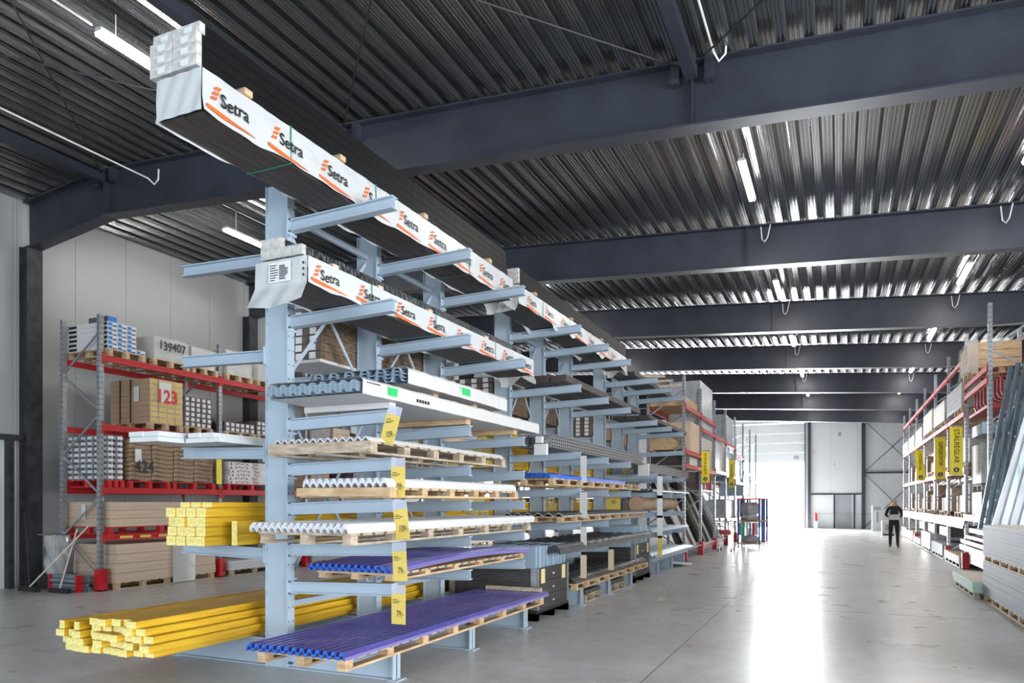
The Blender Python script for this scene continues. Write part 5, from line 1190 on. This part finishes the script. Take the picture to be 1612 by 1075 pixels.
# ------------------------------------------------------------------ the man in the aisle
t = thing('person', 'man in a dark shirt and dark trousers reading a paper beside the right rack', 'person', (1.84, 29.77, 0))
bm_v = []; bm_e = []; bm_r = []
def joint(p, r, par=None):
    bm_v.append((1.84 + p[0], 29.77 + p[1], p[2])); bm_r.append(r)
    if par is not None: bm_e.append((par, len(bm_v) - 1))
    return len(bm_v) - 1
pel = joint((0, 0, .95), (.155, .12)); wst = joint((0, .0, 1.10), (.15, .115), pel); ch = joint((0, -.01, 1.30), (.18, .125), wst); nk0 = joint((0, -.01, 1.46), (.09, .075), ch)
nk = joint((.0, -.03, 1.53), (.055, .06), nk0); hd = joint((.0, -.06, 1.61), (.078, .095), nk); tp = joint((0, -.055, 1.70), (.072, .088), hd)
for s_ in (-1, 1):
    sh = joint((s_ * .17, -.01, 1.42), (.07, .07), nk0); el = joint((s_ * .27, .02, 1.16), (.05, .05), sh); wr = joint((s_ * .13, -.25, 1.08), (.032, .032), el)
    pm = joint((s_ * .085, -.33, 1.09), (.036, .022), wr)
    for f_ in range(4):
        a = joint((s_ * (.07 - .012 * f_), -.37 - .004 * f_, 1.115 - .022 * f_), (.0095, .0095), pm); joint((s_ * (.045 - .012 * f_), -.395, 1.11 - .022 * f_), (.008, .008), a)
    th = joint((s_ * .06, -.33, 1.13), (.010, .010), pm); joint((s_ * .035, -.36, 1.14), (.009, .009), th)
    hp = joint((s_ * .09, .0, .88), (.10, .10), pel); kn = joint((s_ * .115, -.02, .50), (.068, .07), hp); an = joint((s_ * .12, .02, .11), (.045, .05), kn)
    hl = joint((s_ * .12, .0, .05), (.05, .045), an); joint((s_ * .145, -.16, .038), (.045, .034), hl)
me = bpy.data.meshes.new('body'); o0 = Vector((1.84, 29.77, 0))
me.from_pydata([tuple(Vector(v) - o0) for v in bm_v], bm_e, []); ob = bpy.data.objects.new('body_tmp', me); COL.objects.link(ob)
md = ob.modifiers.new('s', 'SKIN'); md.use_smooth_shade = True
for i, r_ in enumerate(bm_r): me.skin_vertices[0].data[i].radius = r_
me.skin_vertices[0].data[0].use_root = True
ob.modifiers.new('ss', 'SUBSURF').levels = 2
dg = bpy.context.evaluated_depsgraph_get(); dg.update()
bmesh_ = bpy.data.meshes.new_from_object(ob.evaluated_get(dg)); bpy.data.objects.remove(ob)
for n3 in ('skin', 'cloth', 'trouser', 'rubber'): bmesh_.materials.append(M[n3])
for p in bmesh_.polygons:
    c = p.center; mi = 1
    if c.z > 1.50 or (c.y < -.20 and .95 < c.z < 1.22): mi = 0
    elif c.z < .075: mi = 3
    elif c.z < .98: mi = 2
    p.material_index = mi; p.use_smooth = True
body = bpy.data.objects.new('body', bmesh_); COL.objects.link(body); body.parent = t; KIDS.setdefault(t.name, []).append(body)
px, py = 1.84, 29.77
mb = MB()
mb.grid(lambda u, v: (px + .083 * math.sin(math.pi * (.08 + .42 * v)) * math.cos(u * 2 * math.pi), py - .05 + .1 * math.sin(math.pi * (.08 + .42 * v)) * math.sin(u * 2 * math.pi), 1.665 + .085 * math.cos(math.pi * (.08 + .42 * v))), 16, 6); mb.build('hair', 'hair', t, smooth=True) if False else None
mb.v = []; mb.f = []; mb.m = []
mb.grid(lambda u, v: (px + .088 * math.cos(math.pi * u), py - .045 + .098 * math.sin(math.pi * u), 1.60 + .075 * v), 14, 4); mb.build('hair', 'hair', t, smooth=True, solid=.012)
for s_ in (-1, 1):
    mb = MB(); mb.tube([(px + s_ * .03, py - .152, 1.645), (px + s_ * .03, py - .160, 1.645)], .010, 8); mb.build('eye', 'ink', t)
    mb = MB(); mb.tube([(px + s_ * .082, py - .055, 1.60), (px + s_ * .092, py - .045, 1.63), (px + s_ * .084, py - .04, 1.655)], .014, 6); mb.build('ear', 'skin', t)
mb = MB(); mb.tube([(px, py - .150, 1.64), (px, py - .172, 1.605), (px, py - .150, 1.595)], .012, 6); mb.build('nose', 'skin', t)
mb = MB(); mb.box(px - .022, px + .022, py - .156, py - .148, 1.562, 1.570); mb.build('mouth', 'redbrown', t)
t = thing('paper_sheet', 'white sheet of paper held by the man in both hands', 'paper', (px, py - .42, 1.05))
mb = MB(); mb.add([(px - .16, py - .37, 1.0), (px + .16, py - .37, 1.0), (px + .16, py - .47, 1.19), (px - .16, py - .47, 1.19)], [(0, 1, 2, 3)]); mb.build('page', 'white', t, solid=.003)
# ------------------------------------------------------------------ camera and light
cam = bpy.data.cameras.new('camera'); co = bpy.data.objects.new('camera', cam); COL.objects.link(co)
cam.sensor_width = 36; cam.lens = 36 * 1140 / 1612; cam.shift_y = (791 - 537.5) / 1612; cam.clip_start = .05; cam.clip_end = 300
co.location = (0, 0, 1.62); co.rotation_euler = (math.radians(90), 0, math.atan2(514, 1140))
bpy.context.scene.camera = co
w = bpy.data.worlds.new('sky'); bpy.context.scene.world = w; w.use_nodes = True
bg = w.node_tree.nodes['Background']; bg.inputs[0].default_value = (.86, .93, 1, 1); bg.inputs[1].default_value = 3.2
def arealight(name, loc, rot, sx, sy, e, col=(1, 1, 1), portal=False):
    l = bpy.data.lights.new(name, 'AREA'); l.shape = 'RECTANGLE'; l.size = sx; l.size_y = sy; l.energy = e; l.color = col
    o = bpy.data.objects.new(name, l); COL.objects.link(o); o.location = loc; o.rotation_euler = rot
    if portal: l.cycles.is_portal = True
    return o
P2 = math.pi / 2
arealight('daylight_portal', ((DX0 + DX1) / 2, YF + .2, 2.1), (-P2, 0, 0), DX1 - DX0, 4.2, 0, portal=True)
arealight('daylight_portal', (-3, YB - .1, 2.3), (P2, 0, 0), 13, 4.6, 0, portal=True)
# daylight through the open gate behind the viewpoint and through the far gate
arealight('gate_daylight', (-3, YB - .3, 2.4), (P2, 0, 0), 12.5, 4.4, 620, (.74, .87, 1))
arealight('far_gate_daylight', ((DX0 + DX1) / 2, YF + .5, 2.1), (-P2, 0, 0), 4.5, 4.0, 7000, (.95, .98, 1))
arealight('added_side_fill', (XR + .3, 2, 2.3), (0, P2, 0), 4.3, 11.5, 1900, (.95, .98, 1))  # fill light added from the right; its side gate is unseen and made up
sc = bpy.context.scene
sc.view_settings.view_transform = 'Standard'; sc.view_settings.look = 'None'; sc.view_settings.exposure = .40; sc.view_settings.gamma = 1; sc.view_settings.use_curve_mapping = False
# two things may share a label only inside one group
